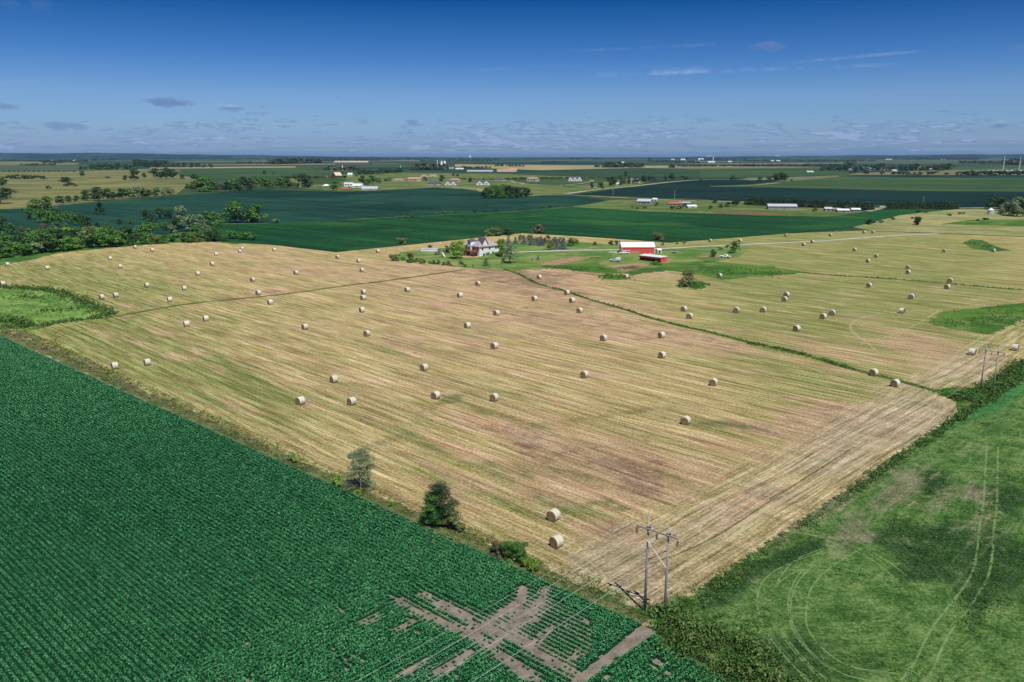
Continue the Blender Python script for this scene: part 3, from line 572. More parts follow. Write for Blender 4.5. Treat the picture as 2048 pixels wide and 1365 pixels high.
# ---- overlays on the hayfield
sheet('undergrowth', [(-500, 446), (-240, 490), (60, 462), (210, 452), (330, 462), (430, 470), (500, 487), (470, 489), (430, 485), (400, 483), (290, 490), (170, 501), (120, 506), (80, 516), (0, 531), (-500, 620)], M['undergrowth'], 0.085, rag=1.5)
sheet('wet_meadow', [(-200, 570), (0, 577), (45, 576), (95, 580), (125, 588), (160, 601), (195, 618), (222, 633), (190, 641), (140, 644), (100, 650), (60, 658), (0, 664), (-200, 640)], M['marsh'], 0.09, rag=1.2)
sheet('farmyard_lawn', [(775, 518), (800, 505), (860, 499), (1000, 484), (1090, 482), (1165, 484), (1240, 492), (1400, 495), (1470, 492), (1500, 497), (1480, 512), (1440, 522), (1400, 528), (1350, 532), (1310, 540), (1240, 548), (1190, 540), (1140, 532), (1070, 540), (1015, 542), (960, 538), (900, 533), (840, 525)], M['lawn'], 0.10, rag=1.4)
sheet('rough_pasture', [(1085, 530), (1150, 522), (1200, 528), (1240, 545), (1300, 536), (1340, 527), (1420, 522), (1470, 527), (1540, 532), (1615, 545), (1560, 549), (1480, 556), (1440, 560), (1400, 550), (1330, 541), (1255, 552), (1262, 556), (1240, 560), (1205, 558), (1202, 552), (1140, 540), (1085, 536)], M['rough_grass'], 0.115, rag=1.6)
sheet('tall_grass_patch', [(1360, 566), (1380, 563), (1405, 563), (1411, 569), (1408, 577), (1390, 579), (1368, 573)], M['rough_grass'], 0.12, rag=0.9)
sheet('tall_grass_patch', [(1930, 484), (1945, 479), (1965, 481), (1990, 492), (2018, 502), (1980, 503), (1945, 497), (1932, 490)], M['rough_grass'], 0.12, rag=0.9)
sheet('tall_grass_patch', [(1853, 645), (1885, 624), (1960, 615), (2048, 606), (2300, 592), (2300, 600), (2048, 637), (2020, 652), (1975, 669), (1920, 661)], M['rough_grass'], 0.12, rag=0.9)
for px, wd in [([(1228, 536), (1250, 533), (1272, 531), (1294, 528)], 22), ([(1240, 541), (1262, 537), (1280, 534)], 12), ([(1092, 531), (1115, 526), (1140, 520), (1165, 515)], 16), ([(1322, 526), (1338, 519)], 10), ([(1395, 515), (1420, 513), (1460, 514)], 7), ([(1150, 545), (1200, 549), (1260, 550)], 9)]:
    ribbon('bare_soil', px, wd, M['rut_red'], 0.125, 3, 0.25)
sheet('patio', [(922, 514), (930, 511.5), (960, 513), (955, 516)], M['redsoil'], 0.13)
ribbon('driveway', [(998, 504.5), (1015, 505.5), (1035, 505), (1130, 502), (1240, 500), (1330, 497.5), (1450, 491.5), (1620, 484), (1700, 478.5), (1780, 472.5), (1850, 469.5), (1910, 467), (2048, 470), (2300, 478)], 3.8, M['gravel'], 0.14, 6, 0.08)
ribbon('gravel_apron', [(1218, 504.5), (1238, 506)], 5, M['gravel'], 0.145, 3)
sheet('parking_pad', [(990, 503), (1000, 502), (1016, 504), (1010, 507)], M['concrete'], 0.15)
M['strip'] = mat_field('strip', (0.05, 0.085, 0.02), (0.20, 0.19, 0.085), (0.10, 0.16, 0.035), 0.15, 0.5, AZ_A, 0.25, fine=1.2)
ribbon('fence_strip', [(-200, 568), (0, 664), (100, 706), (400, 843), (700, 979), (1000, 1115), (1200, 1205), (1290, 1246)], 3.2, M['strip'], 0.082, 2, 0.35)
# ditches, terraces and wheel tracks
for px, wd, mt in [([(60, 661), (130, 644), (225, 634), (330, 616), (400, 606), (560, 590), (700, 571), (760, 564), (860, 550), (930, 540)], 3.6, 'terrace'),
                   ([(1600, 545), (1660, 551), (1800, 560), (1890, 568), (2048, 581), (2300, 598)], 1.8, 'rough_grass'),
                   ([(1010, 540), (1040, 550), (1075, 568), (1130, 583), (1180, 600), (1250, 620), (1320, 642), (1430, 668), (1500, 686), (1580, 702), (1700, 738), (1800, 763), (1870, 783), (1912, 800)], 1.7, 'rough_grass'),
                   ([(1010, 541), (1090, 534), (1200, 524)], 2.0, 'rough_grass'), ([(1745, 457), (1850, 457), (2048, 466)], 3, 'undergrowth')]:
    ribbon('grassy_ditch' if mt != 'terrace' else 'terrace_strip', px, wd, M[mt], 0.13, 3, 0.3)
sheet('ditch_mouth', [(1868, 781), (1900, 775), (1950, 776), (2048, 718), (2300, 560), (2300, 590), (2048, 748), (1925, 830), (1915, 822), (1912, 805), (1895, 792)], M['hedge_floor'], 0.128)
for px, wd, mt in [([(110, 668), (125, 660), (160, 650), (240, 640), (330, 622), (450, 603)], .6, 'rut_dark'), ([(115, 690), (110, 680), (125, 672), (180, 655), (260, 642)], .6, 'rut_dark'),
                   ([(1750, 700), (1700, 655), (1740, 632), (1830, 622), (1900, 618), (2048, 600)], 1.2, 'rut_straw'), ([(1720, 690), (1800, 665), (1850, 640), (1880, 620)], .8, 'rut_straw'),
                   ([(1640, 745), (1720, 770), (1800, 775), (1880, 760), (1990, 700), (2048, 668)], 1.2, 'rut_straw'), ([(1660, 740), (1800, 765), (1860, 745), (1960, 690), (2048, 640)], .9, 'rut_straw'), ([(1600, 730), (1700, 762), (1790, 770), (1850, 748), (1940, 690), (1990, 660)], .8, 'rut_straw'),
                   ([(1790, 775), (1860, 790), (1890, 810), (1880, 835), (1840, 860), (1640, 960), (1480, 1050), (1400, 1090)], 1.1, 'rut_straw'), ([(1810, 792), (1850, 805), (1862, 822), (1830, 850), (1700, 915)], .7, 'rut_straw'),
                   ([(985, 1050), (1010, 1020), (1040, 1008)], .25, 'rut_straw'), ([(1045, 1055), (1042, 1072), (1060, 1090), (1100, 1112)], .25, 'rut_straw'), ([(1290, 1115), (1240, 1140), (1190, 1150), (1150, 1130)], .5, 'rut_straw'), ([(1100, 1090), (1180, 1125), (1240, 1190)], .5, 'rut_straw'),
                   ([(1250, 1090), (1340, 1070), (1480, 1010), (1600, 940), (1740, 860)], .8, 'rut_straw'), ([(1360, 1135), (1500, 1050), (1640, 970), (1760, 905), (1880, 830)], .6, 'rut_straw'), ([(1300, 1130), (1420, 1080), (1560, 990), (1700, 900)], .5, 'rut_dark')]:
    ribbon('wheel_track', px, wd, M[mt], 0.062, 2.5)
MR = [[(1985, 893), (1982, 960), (1980, 1010), (1972, 1065), (1970, 1100), (1960, 1150), (1930, 1200), (1890, 1250), (1862, 1300), (1850, 1330), (1825, 1365), (1790, 1400)],
      [(1690, 1095), (1640, 1110), (1600, 1130), (1572, 1165), (1560, 1210), (1570, 1250), (1600, 1300), (1650, 1350)],
      [(1700, 1100), (1650, 1130), (1610, 1170), (1597, 1215), (1600, 1260), (1640, 1310), (1700, 1345), (1800, 1360)],
      [(1720, 1100), (1770, 1130), (1800, 1155)], [(1680, 1100), (1560, 1150), (1530, 1200), (1545, 1260), (1600, 1330), (1640, 1365)]]
for i, px in enumerate(MR):
    for off in (-0.85, 0.85):
        ribbon('wheel_track', px, 0.42 if i == 0 else 0.3, M['rut_pale'], 0.10, 1.5, offset=off)
for i, px in enumerate([[(1700, 1080), (1800, 980), (1900, 900), (1990, 850), (2048, 820)], [(1680, 1075), (1760, 985), (1860, 905), (1960, 850)], [(1900, 1180), (1980, 1090), (2048, 1040)], [(1500, 1180), (1480, 1220), (1520, 1290), (1590, 1365)], [(1850, 1040), (1930, 980), (1990, 940), (2048, 910)]]):
    ribbon('mowing_line', px, 0.7, M['rut_faint'], 0.104, 2)
    ribbon('mowing_line', px, 0.5, M['rut_faint'], 0.108, 2, offset=1.9)

# ---- near soybean field: soil sheet, leafy rows standing on it
sheet('soybean_soil', [(-500, 446), (0, 670), (1297, 1257), (1310, 1262), (1420, 1340), (1540, 1480), (1700, 1700), (2000, 2300), (-1500, 2300)], M['soil'], 0.075)
rng = np.random.default_rng(7)
def leaf_quads(Cn, S, Nrm, rng, aspect=0.75):
    """one quad per centre; returns vertices (4n,3)"""
    n = len(Cn); Nrm = Nrm / (np.linalg.norm(Nrm, axis=1)[:, None] + 1e-9)
    R = rng.normal(size=(n, 3)); U = np.cross(Nrm, R); U /= np.linalg.norm(U, axis=1)[:, None] + 1e-9; W = np.cross(Nrm, U)
    s = S[:, None] * 0.5; u = U * s; v = W * s * aspect
    return np.stack([Cn - u, Cn - v * 0.9 + u * 0.15, Cn + u, Cn + v], 1).reshape(-1, 3)
SOY_B = [(300, 1900), (300, 1375), (369, 1341), (579, 1250), (690, 1200), (722, 1168), (760, 1185), (802, 1206), (891, 1250), (986, 1298), (1059, 1349), (1110, 1400), (1110, 1900)]
SOY_C = [(1275, 1275), (1300, 1265), (1330, 1290), (1420, 1345), (1500, 1400), (1500, 1900), (1080, 1900), (1150, 1385), (1240, 1315)]
TRACK = [(1278, 1254), (1316, 1264), (1285, 1284), (1240, 1314), (1190, 1352), (1165, 1380), (940, 1650), (700, 1900), (640, 1900), (1120, 1380), (1160, 1348), (1225, 1296)]
THIN = [(862, 1192), (905, 1205), (1000, 1235), (1030, 1205), (1110, 1200), (1180, 1240), (1190, 1290), (1150, 1345), (1040, 1285), (960, 1262)]
LANES = [((480, 270), (620, 345), 1.3), ((620, 345), (930, 480), 1.4), ((930, 480), (1200, 670), 1.5), ((1200, 670), (1330, 760), 1.2), ((620, 225), (760, 320), 1.0), ((760, 320), (870, 365), .9),
         ((1250, 195), (1230, 260), .7), ((1230, 260), (950, 480), 1.4), ((1395, 195), (1340, 290), 1.2), ((1340, 290), (1040, 560), 1.9), ((1130, 420), (1330, 590), 1.3), ((1330, 590), (1570, 735), 1.4), ((1000, 440), (1250, 520), 1.0),
         ((540, 400), (470, 440), .35), ((620, 640), (500, 720), .5), ((330, 360), (250, 400), .3), ((900, 600), (700, 730), .4)]
LANES = [((650 + a[0] / 3.15, 1120 + a[1] / 3.15), (650 + b[0] / 3.15, 1120 + b[1] / 3.15), wd) for a, b, wd in LANES]
SP = 0.66
def soy_plants(along, across, a0, a1, c0, c1, step):
    ns = int((a1 - a0) / step); nr = int((c1 - c0) / SP)
    A_, C_ = np.meshgrid(a0 + np.arange(ns) * step, c0 + np.arange(nr) * SP)
    A_ = A_ + rng.uniform(-.08, .08, A_.shape); C_ = C_ + rng.normal(0, .025, C_.shape) + 0.06 * np.sin(A_ * 0.11 + C_)
    return A_.ravel()[:, None] * along[None] + C_.ravel()[:, None] * across[None]
def hashn(P, f):
    a = np.sin(P[:, 0] * f + 1.3 * np.sin(P[:, 1] * f * .7)) + np.sin(P[:, 1] * f * 1.3 + 2.1 * np.sin(P[:, 0] * f * .6 + 1)); return a * .5
def field_rows():
    out = []
    for reg in ('A', 'B', 'C'):
        al, ac = (dA, dB) if reg == 'A' else (dB, dA)
        for (y0, y1, step, nl, lsz) in [(1080, 1900, .20, 11, .155), (860, 1080, .24, 8, .19), (600, 860, .32, 7, .24)]:
            if reg != 'A' and y0 < 1080: continue
            if reg == 'A':
                P = soy_plants(dA, dB, -310, 70, 10, 140, step)
            elif reg == 'B':
                P = soy_plants(dB, dA, 10, 140, -150, 70, step)
            else:
                P = soy_plants(dB, dA, 10, 140, -150, 70, step)
            Q = px_of(P)
            ok = (P[:, 1] > 47) & (Q[:, 0] > -220) & (Q[:, 0] < 1500) & (Q[:, 1] >= y0) & (Q[:, 1] < y1)
            P, Q = P[ok], Q[ok]
            d = P_CORNER - P_LEFT; nrm = np.array([-d[1], d[0]]) / np.linalg.norm(d); sgn = (P - P_LEFT) @ nrm
            side = sgn * (1 if ((np.array([0., 60.]) - P_LEFT) @ nrm) > 0 else -1)
            inB, inC, inT = inpoly(Q, SOY_B), inpoly(Q, SOY_C), inpoly(Q, TRACK)
            if reg == 'A': k = (side > 0.35) & ~inB & ~inC & ~inT & (Q[:, 0] < 1290)
            elif reg == 'B': k = inB
            else: k = inC & ~inT
            P, Q = P[k], Q[k]
            den = np.ones(len(P)); size = np.ones(len(P))
            hn = hashn(P, .9) + hashn(P, 2.3) * .6
            for a, b, wd in LANES:
                dd = segdist(P, G(*a), G(*b)); den = np.minimum(den, np.clip((dd - wd * .16 - hn * .34) / .75, .05, 1))
                size = np.minimum(size, np.clip(.50 + (dd - wd * .4) / 2.6, .45, 1))
            th = inpoly(Q, THIN); size = np.where(th, size * .62, size); den = np.where(th & (hn > .55), den * .25, den)
            if reg == 'C': den *= np.where(hn > .45, .35, 1.0)
            if reg == 'B': den *= np.where((hashn(P, .6) + .5 * hashn(P, 2.9) + rng.normal(0, .15, len(P))) > 1.05, .25, 1)
            big = hashn(P * 1.0, .035)
            u = rng.uniform(size=len(P)) < den; P, size, big = P[u], size[u], big[u]; n = len(P)
            base = np.repeat(P, nl, 0); sz = np.repeat(size, nl); m = len(base)
            lat = rng.uniform(-1, 1, m); spread = .20 * sz
            lon = rng.uniform(-.5, .5, m) * step * 1.4
            hgt = (0.06 + 0.48 * np.sqrt(np.clip(1 - (lat * .92) ** 2, 0, 1)) * rng.uniform(.6, 1.05, m)) * sz
            acv = ac[None] * (lat * spread)[:, None] + al[None] * lon[:, None]
            Cn = np.column_stack([base + acv, hgt + .08])
            N = np.column_stack([ac[None] * (lat * .8)[:, None] + rng.normal(0, .33, (m, 2)), np.full(m, 0.95)])
            S = lsz * rng.uniform(.7, 1.25, m) * (0.6 + .4 * sz)
            t = 0.46 + rng.normal(0, .17, m) + np.repeat(rng.normal(0, .06, n), nl) + np.repeat(big, nl) * .09
            out.append((leaf_quads(Cn, S, N, rng), np.repeat(t, 4)))
            for sh in (-.5, .5):  # flat dark quads paint the shade of the row gaps into the colour
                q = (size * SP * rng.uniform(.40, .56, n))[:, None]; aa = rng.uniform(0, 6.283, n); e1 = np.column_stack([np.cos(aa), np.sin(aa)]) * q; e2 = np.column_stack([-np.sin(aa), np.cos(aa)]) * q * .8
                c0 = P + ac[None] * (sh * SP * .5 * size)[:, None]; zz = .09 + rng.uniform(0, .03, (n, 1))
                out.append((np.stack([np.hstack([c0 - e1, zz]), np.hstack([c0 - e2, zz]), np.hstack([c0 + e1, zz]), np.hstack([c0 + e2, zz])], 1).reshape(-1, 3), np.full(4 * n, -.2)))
    V = np.concatenate([o[0] for o in out]); t = np.concatenate([o[1] for o in out])
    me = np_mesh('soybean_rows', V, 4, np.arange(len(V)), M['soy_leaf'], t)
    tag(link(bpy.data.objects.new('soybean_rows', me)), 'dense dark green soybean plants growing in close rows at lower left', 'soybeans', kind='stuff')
    print('soy quads', len(V) // 4)
field_rows()

# ---------------------------------------------------------------- vegetation
def crown_verts(seed, n, kind, leaf, fine=False):
    """leaf quads of a unit-height tree; returns vertices and tint"""
    r = np.random.default_rng(seed); C_ = []; N_ = []; t_ = []
    if kind in ('broad', 'tall', 'bush', 'sparse'):
        K = {'broad': 15, 'tall': 16, 'bush': 9, 'sparse': 13}[kind]
        if fine: K = int(K * 3.2)
        for k in range(K):
            if kind == 'broad': z = r.uniform(.13, .84); rad = .38 * math.sin(min(1, (1 - z) * 1.25 + .25) * math.pi / 2 + .1); lr = r.uniform(.14, .22)
            elif kind == 'tall': z = r.uniform(.15, .90); rad = .24 * (1.05 - z * .6); lr = r.uniform(.09, .15)
            elif kind == 'sparse': z = r.uniform(.08, .90); rad = .27 * (1.1 - z * .7); lr = r.uniform(.10, .17)
            else: z = r.uniform(.12, .70); rad = .46; lr = r.uniform(.12, .26)
            if fine: lr *= .74; z = z * 1.04
            a = r.uniform(0, 6.283); q = rad * math.sqrt(r.uniform(.05, 1)) * (1.12 if fine else 1)
            if k == 0: q = 0; z = 1 - lr * 1.1 if kind != 'bush' else .65
            c = np.array([q * math.cos(a), q * math.sin(a), z]); m = n // K
            d = r.normal(size=(m, 3)); d /= np.linalg.norm(d, axis=1)[:, None]; d[:, 2] = np.abs(d[:, 2]) * r.choice([1, 1, 1, -.6], m)
            rr = lr * r.uniform(.5, 1.12, m) ** .7 * np.where(r.uniform(size=m) < .12, r.uniform(1.05, 1.45, m), 1)
            P = c + d * rr[:, None] * np.array([1.05, 1.05, .82]); P[:, 2] = np.clip(P[:, 2], .02, 1.02)
            C_.append(P); N_.append(d + r.normal(0, .45, (m, 3)) + [0, 0, .35]); t_.append(.5 + r.normal(0, .17, m) + r.normal(0, .09))
    elif kind in ('spruce', 'pine'):
        lv = 15 if kind == 'spruce' else 11; wid = .33 if kind == 'spruce' else .30
        for k in range(lv):
            z = .06 + .88 * k / lv; R = wid * (1 - z) ** .85 + .02
            if kind == 'pine': R = wid * (1 - (z * 1.02) ** 2.2) ** .6 * r.uniform(.75, 1.1)
            nb = max(4, int(11 * R / wid))
            for b in range(nb):
                a = 6.283 * b / nb + r.uniform(-.3, .3); L = R * r.uniform(.75, 1.15); m = max(3, int(n / lv / nb * (1.5 * (1 - z) + .3)))
                s = r.uniform(.15, 1, m) ** .7 * L; P = np.column_stack([np.cos(a) * s, np.sin(a) * s, z - s * .22 + r.normal(0, .012, m)]) + r.normal(0, .018, (m, 3))
                P[:, 2] = np.clip(P[:, 2], .01, 1); C_.append(P); N_.append(np.column_stack([np.full(m, math.cos(a) * .6), np.full(m, math.sin(a) * .6), np.ones(m)]) + r.normal(0, .45, (m, 3)))
                t_.append(.5 + r.normal(0, .18, m) + (s / L - .6) * .35)
    C_ = np.concatenate(C_); N_ = np.concatenate(N_); t_ = np.concatenate(t_)
    S = leaf * r.uniform(.65, 1.35, len(C_))
    return leaf_quads(C_, S, N_, r, .8), np.repeat(t_, 4)
def trunk_mesh(seed, kind, mat):
    r = random.Random(seed); b = MB(); top = {'broad': .55, 'tall': .80, 'bush': .35, 'sparse': .88, 'spruce': .97, 'pine': .9}[kind]; w = {'bush': .016, 'sparse': .016, 'spruce': .02}.get(kind, .028)
    pts = [(r.uniform(-.012, .012) * i, r.uniform(-.012, .012) * i, top * i / 4) for i in range(5)]
    b.tube(pts, [w, w * .8, w * .62, w * .42, w * .15], 6)
    if kind not in ('spruce', 'pine'):
        for i in range(7):
            z = r.uniform(.10 if kind == 'bush' else .2, top * .85); a = r.uniform(0, 6.28); L = r.uniform(.12, .28)
            b.tube([(0, 0, z), (math.cos(a) * L * .5, math.sin(a) * L * .5, z + L * .35), (math.cos(a) * L, math.sin(a) * L, z + L * .8)], [w * .5, w * .32, w * .1], 4)
    me = bpy.data.meshes.new('trunk'); me.from_pydata(b.v, [], b.f); me.materials.append(mat); return me
_cr, _tr = {}, {}
QUAL = {'lo': (620, .088), 'mid': (1300, .062), 'hi': (11000, .024)}
def crown_mesh(kind, var, col, q):
    key = (kind, var, col, q)
    if key not in _cr:
        n, leaf = QUAL[q]; leaf *= {'bush': 1.5, 'broad': 1.15, 'pine': .9, 'spruce': .8, 'tall': .9, 'sparse': .75}[kind]
        V, t = crown_verts({'broad': 10, 'tall': 30, 'bush': 50, 'sparse': 70, 'spruce': 90, 'pine': 110}[kind] + var, n, kind, leaf, q == 'hi')
        _cr[key] = np_mesh('crown', V, 4, np.arange(len(V)), M[col], t)
    return _cr[key]
def tree(name, x, y, hpx, kind, col, label, cat, group=None, q='lo', wide=1.0, var=None, seed=0, bark='bark', loc=None):
    r = random.Random(int(x * 13 + y * 7) + seed); var = r.randrange(3) if var is None else var
    hm = hpx * mpp(x, y) * 1.04; p = G(x, y) if loc is None else loc
    e = empty(name, (p.x, p.y, 0.0), r.uniform(0, 6.28), (hm * wide, hm * wide, hm)); tag(e, label, cat, group)
    if (kind, var, bark) not in _tr: _tr[(kind, var, bark)] = trunk_mesh(var + 5, kind, M[bark])
    t = link(bpy.data.objects.new('stems' if kind == 'bush' else 'trunk', _tr[(kind, var, bark)]), e)
    c = link(bpy.data.objects.new('foliage' if kind == 'bush' else 'crown', crown_mesh(kind, var, col, q)), e)
    return e
ORD = ['first', 'second', 'third', 'fourth', 'fifth', 'sixth', 'seventh', 'eighth', 'ninth', 'tenth', 'eleventh', 'twelfth', 'thirteenth', 'fourteenth', 'fifteenth', 'sixteenth', 'seventeenth', 'eighteenth', 'nineteenth', 'twentieth',
       'twenty-first', 'twenty-second', 'twenty-third', 'twenty-fourth', 'twenty-fifth', 'twenty-sixth', 'twenty-seventh', 'twenty-eighth', 'twenty-ninth', 'thirtieth', 'thirty-first', 'thirty-second']
def belt(items, name, kind, col, noun, where, group, cat, q='lo', wide=1.0, mixcol=None, bark='bark'):
    """a row of countable trees; each labelled by its place in the row"""
    items = sorted(items, key=lambda a: a[0]); n = len(items)
    for i, it in enumerate(items):
        r = random.Random(int(it[0] * 31 + it[1])); c = r.choice(mixcol) if mixcol else col
        k = r.choice(kind) if isinstance(kind, tuple) else kind
        o = 'only' if n == 1 else ('leftmost' if i == 0 else ('rightmost' if i == n - 1 else ORD[i] + ' from left'))
        lab = f'{noun}, {o} of {where}' if n > 1 else f'{noun} {where}'
        tree(name, it[0], it[1], it[2], k, c, lab, cat, group, q, it[3] if len(it) > 3 else wide, bark=bark)

# near trees on the fence strip, left of centre
tree('young_tree', 722, 981, 84, 'sparse', 'leaf_grey', 'loose grey-green young tree on the fence strip, taller and left of the dark cedar', 'tree', q='hi', wide=1.25, var=1, bark='bark_pale')
tree('cedar_tree', 868, 1052, 72, 'tall', 'leaf_mid', 'dark green cedar with bare grey lower branches on the fence strip', 'tree', q='hi', wide=1.30, var=0, bark='bark_pale')
tree('small_tree', 884, 1050, 86, 'sparse', 'leaf_dark', 'thin dark-needled tree growing against the right side of the green cedar', 'tree', q='hi', wide=1.3, var=2, bark='bark_pale')
tree('shrub', 905, 1060, 36, 'bush', 'leaf_olive', 'low twiggy shrub at the foot of the cedar, right side', 'shrub', q='mid', wide=1.3)
tree('shrub', 1030, 1120, 50, 'bush', 'leaf_mid', 'rounded green shrub on the fence strip left of the two nearest bales', 'shrub', q='hi', wide=.95)
tree('shrub', 1003, 1112, 34, 'bush', 'leaf_brown', 'reddish-brown dying shrub touching the rounded green shrub near the bales', 'shrub', q='hi', wide=1.1)
tree('shrub', 1062, 1140, 26, 'bush', 'leaf_bright', 'small yellow-green shrub just right of the rounded shrub near the bales', 'shrub', q='mid', wide=1.3)
for x, y, h, lab in [(585, 926, 20, 'yellow-green bush highest up the fence strip beside the soybeans'), (672, 974, 26, 'yellow-green bush just left of the grey-green young tree'), (689, 980, 12, 'small bush at the left foot of the young tree'), (715, 992, 16, 'small yellow bush below the grey-green young tree'), (784, 1014, 15, 'lone low bush between the young tree and the cedar'), (552, 912, 8, 'tiny bush left of the highest yellow-green bush on the strip')]:
    tree('bush', x, y, h, 'bush', 'leaf_bright', lab, 'bush', 'yellow-green bushes on the fence strip', q='mid', wide=1.0)

def prng(seed, n, x0, x1, yf, h0, h1):
    r = random.Random(seed); out = []
    for i in range(n):
        x = x0 + (x1 - x0) * (i + r.uniform(.1, .9)) / n; out.append((x, yf(x) + r.uniform(-2, 2), r.uniform(h0, h1)))
    return out
def interp(pts): return lambda x: float(np.interp(x, [p[0] for p in pts], [p[1] for p in pts]))
low = interp([(-30, 518), (0, 516), (50, 511), (100, 504), (170, 496), (250, 491), (300, 488), (350, 485), (440, 482), (470, 485)])
MX = ['leaf_mid'] * 8 + ['leaf_bright', 'leaf_olive', 'leaf_dark', 'leaf_dark', 'leaf_dark', 'leaf_grey']
belt(prng(1, 30, -15, 250, low, 20, 32), 'thicket_tree', ('broad', 'bush', 'broad'), 'leaf_mid', 'bushy green tree', 'the front thicket row at upper left', 'thicket trees, left part', 'tree', wide=1.08, mixcol=MX)
belt(prng(2, 22, 255, 455, low, 13, 24), 'thicket_tree', ('broad', 'bush'), 'leaf_mid', 'smaller bushy tree', 'the thicket row above the back bales', 'thicket trees, right part', 'tree', wide=1.08, mixcol=MX)
belt(prng(3, 28, -20, 300, lambda x: low(x) - 13, 20, 30), 'thicket_tree', ('broad', 'bush'), 'leaf_mid', 'rounded green tree', 'the second row of the left thicket', 'thicket trees, second row', 'tree', wide=1.1, mixcol=MX)
belt(prng(4, 18, -20, 190, lambda x: low(x) - 26, 16, 24), 'thicket_tree', ('broad', 'bush'), 'leaf_mid', 'low green tree', 'the back row of the left thicket', 'thicket trees, back row', 'tree', wide=1.1, mixcol=MX)
belt([(365, 457, 46, .65), (350, 460, 26), (380, 463, 36), (400, 455, 26), (415, 450, 28), (430, 452, 30), (440, 448, 20), (395, 472, 24), (415, 472, 22), (330, 462, 18), (345, 467, 18), (300, 457, 20), (312, 462, 16), (432, 468, 18)],
     'creek_tree', 'broad', 'leaf_mid', 'leafy tree', 'the clump left of the big pair', 'creek trees beside the two big trees', 'tree', wide=1.05, mixcol=['leaf_mid', 'leaf_mid', 'leaf_dark', 'leaf_grey'])
tree('big_tree', 470, 447, 44, 'broad', 'leaf_mid', 'big round-headed tree at the edge of the far soybean field, left one of the pair', 'tree', q='mid', wide=1.15, var=1)
tree('big_tree', 518, 446, 38, 'broad', 'leaf_mid', 'big dark tree at the far soybean field edge, right one of the pair', 'tree', q='mid', wide=1.2, var=0)
tree('big_tree', 496, 446, 30, 'broad', 'leaf_dark', 'dark tree squeezed between the pair of big trees', 'tree', q='mid', wide=1.0, var=2)
tree('bush', 553, 447, 10, 'bush', 'leaf_bright', 'light green bush just right of the pair of big trees', 'bush', wide=1.5)
belt([(465, 479, 20), (492, 481, 19), (507, 482, 14)], 'field_tree', 'bush', 'leaf_mid', 'round bush', 'the three in the green crop', 'three round bushes in the crop', 'bush', wide=1.2)
belt([(62, 440, 26), (72, 428, 30), (82, 446, 30), (93, 425, 34, .8), (100, 452, 30), (112, 440, 26), (122, 455, 30), (135, 448, 26), (148, 452, 28), (160, 446, 18), (170, 456, 24), (178, 458, 26), (195, 456, 12), (216, 452, 10), (240, 450, 13), (262, 449, 12)],
     'creek_tree', 'broad', 'leaf_mid', 'dense green tree', 'the creek clump below the tan pasture', 'creek clump trees', 'tree', wide=1.0, mixcol=['leaf_mid', 'leaf_dark', 'leaf_dark', 'leaf_mid'])
belt([(3, 462, 28), (22, 470, 24), (42, 473, 20), (58, 475, 18), (8, 484, 22), (90, 470, 24), (108, 470, 20), (130, 468, 12), (152, 466, 11), (74, 476, 16)], 'creek_tree', 'broad', 'leaf_mid', 'shady tree', 'those just above the left thicket', 'trees above the thicket', 'tree', wide=1.0, mixcol=['leaf_mid', 'leaf_dark', 'leaf_mid', 'leaf_brown'])
tree('lone_tree', 201, 431, 26, 'tall', 'leaf_dark', 'lone narrow dark tree standing in the dark soybeans near the creek', 'tree', wide=1.3)
belt([(290, 440, 22), (304, 446, 18), (322, 438, 22), (336, 438, 20)], 'creek_tree', 'broad', 'leaf_dark', 'dark tree', 'the four in the far soybeans', 'four dark trees in the soybeans', 'tree', wide=1.1)
belt([(120, 410, 18), (138, 405, 14), (155, 404, 13), (175, 402, 22), (198, 402, 29), (215, 401, 24), (228, 400, 16), (245, 398, 22), (258, 397, 20), (272, 397, 24), (285, 396, 21), (300, 395, 16), (312, 393, 18), (325, 393, 12), (335, 391, 17), (347, 390, 12)],
     'creek_tree', 'broad', 'leaf_dark', 'dark round tree', 'the line right below the tan pasture', 'creek line trees, left part', 'tree', wide=1.15, mixcol=['leaf_dark', 'leaf_mid', 'leaf_dark', 'leaf_grey'])
belt([(375, 378, 11), (388, 381, 20), (398, 384, 26), (412, 384, 32), (425, 383, 22), (440, 383, 16), (455, 383, 20), (470, 382, 24), (488, 382, 28), (500, 381, 24), (512, 379, 26), (530, 379, 24), (545, 377, 18), (560, 377, 24), (574, 376, 22), (590, 377, 12), (605, 376, 29), (617, 376, 20)],
     'creek_tree', 'broad', 'leaf_dark', 'dark tree', 'the line behind the far soybean field', 'creek line trees, right part', 'tree', wide=1.2, mixcol=['leaf_dark', 'leaf_dark', 'leaf_mid', 'leaf_olive', 'leaf_brown'])
tree('bare_limbed_tree', 1, 408, 56, 'sparse', 'leaf_dark', 'tall ragged dark tree cut by the left edge of the picture', 'tree', q='mid', wide=1.5)
tree('bush', 18, 394, 18, 'broad', 'leaf_dark', 'spreading dark tree beside the ragged tree at the left edge', 'tree', wide=1.8)
belt([(18, 359, 9), (27, 359, 9), (36, 359, 10), (45, 359, 9), (54, 359, 9), (62, 359, 9), (72, 359, 9), (80, 359, 8), (88, 359, 7)], 'hedge_tree', 'bush', 'leaf_dark', 'dark shrub', 'the hedge segment in the far left pasture', 'pasture hedge segment', 'tree', wide=1.5)
belt([(x, 344.5, 3 + (x * 7 % 5) * .6) for x in range(8, 150, 10)], 'hedge_tree', 'bush', 'leaf_dark', 'tiny dark bush', 'the thin hedge line behind the tan pasture', 'thin pasture hedge', 'bush', wide=1.6)
tree('lone_tree', 135, 373, 19, 'broad', 'leaf_dark', 'lone spreading tree in the middle of the tan pasture', 'tree', q='lo', wide=1.5)
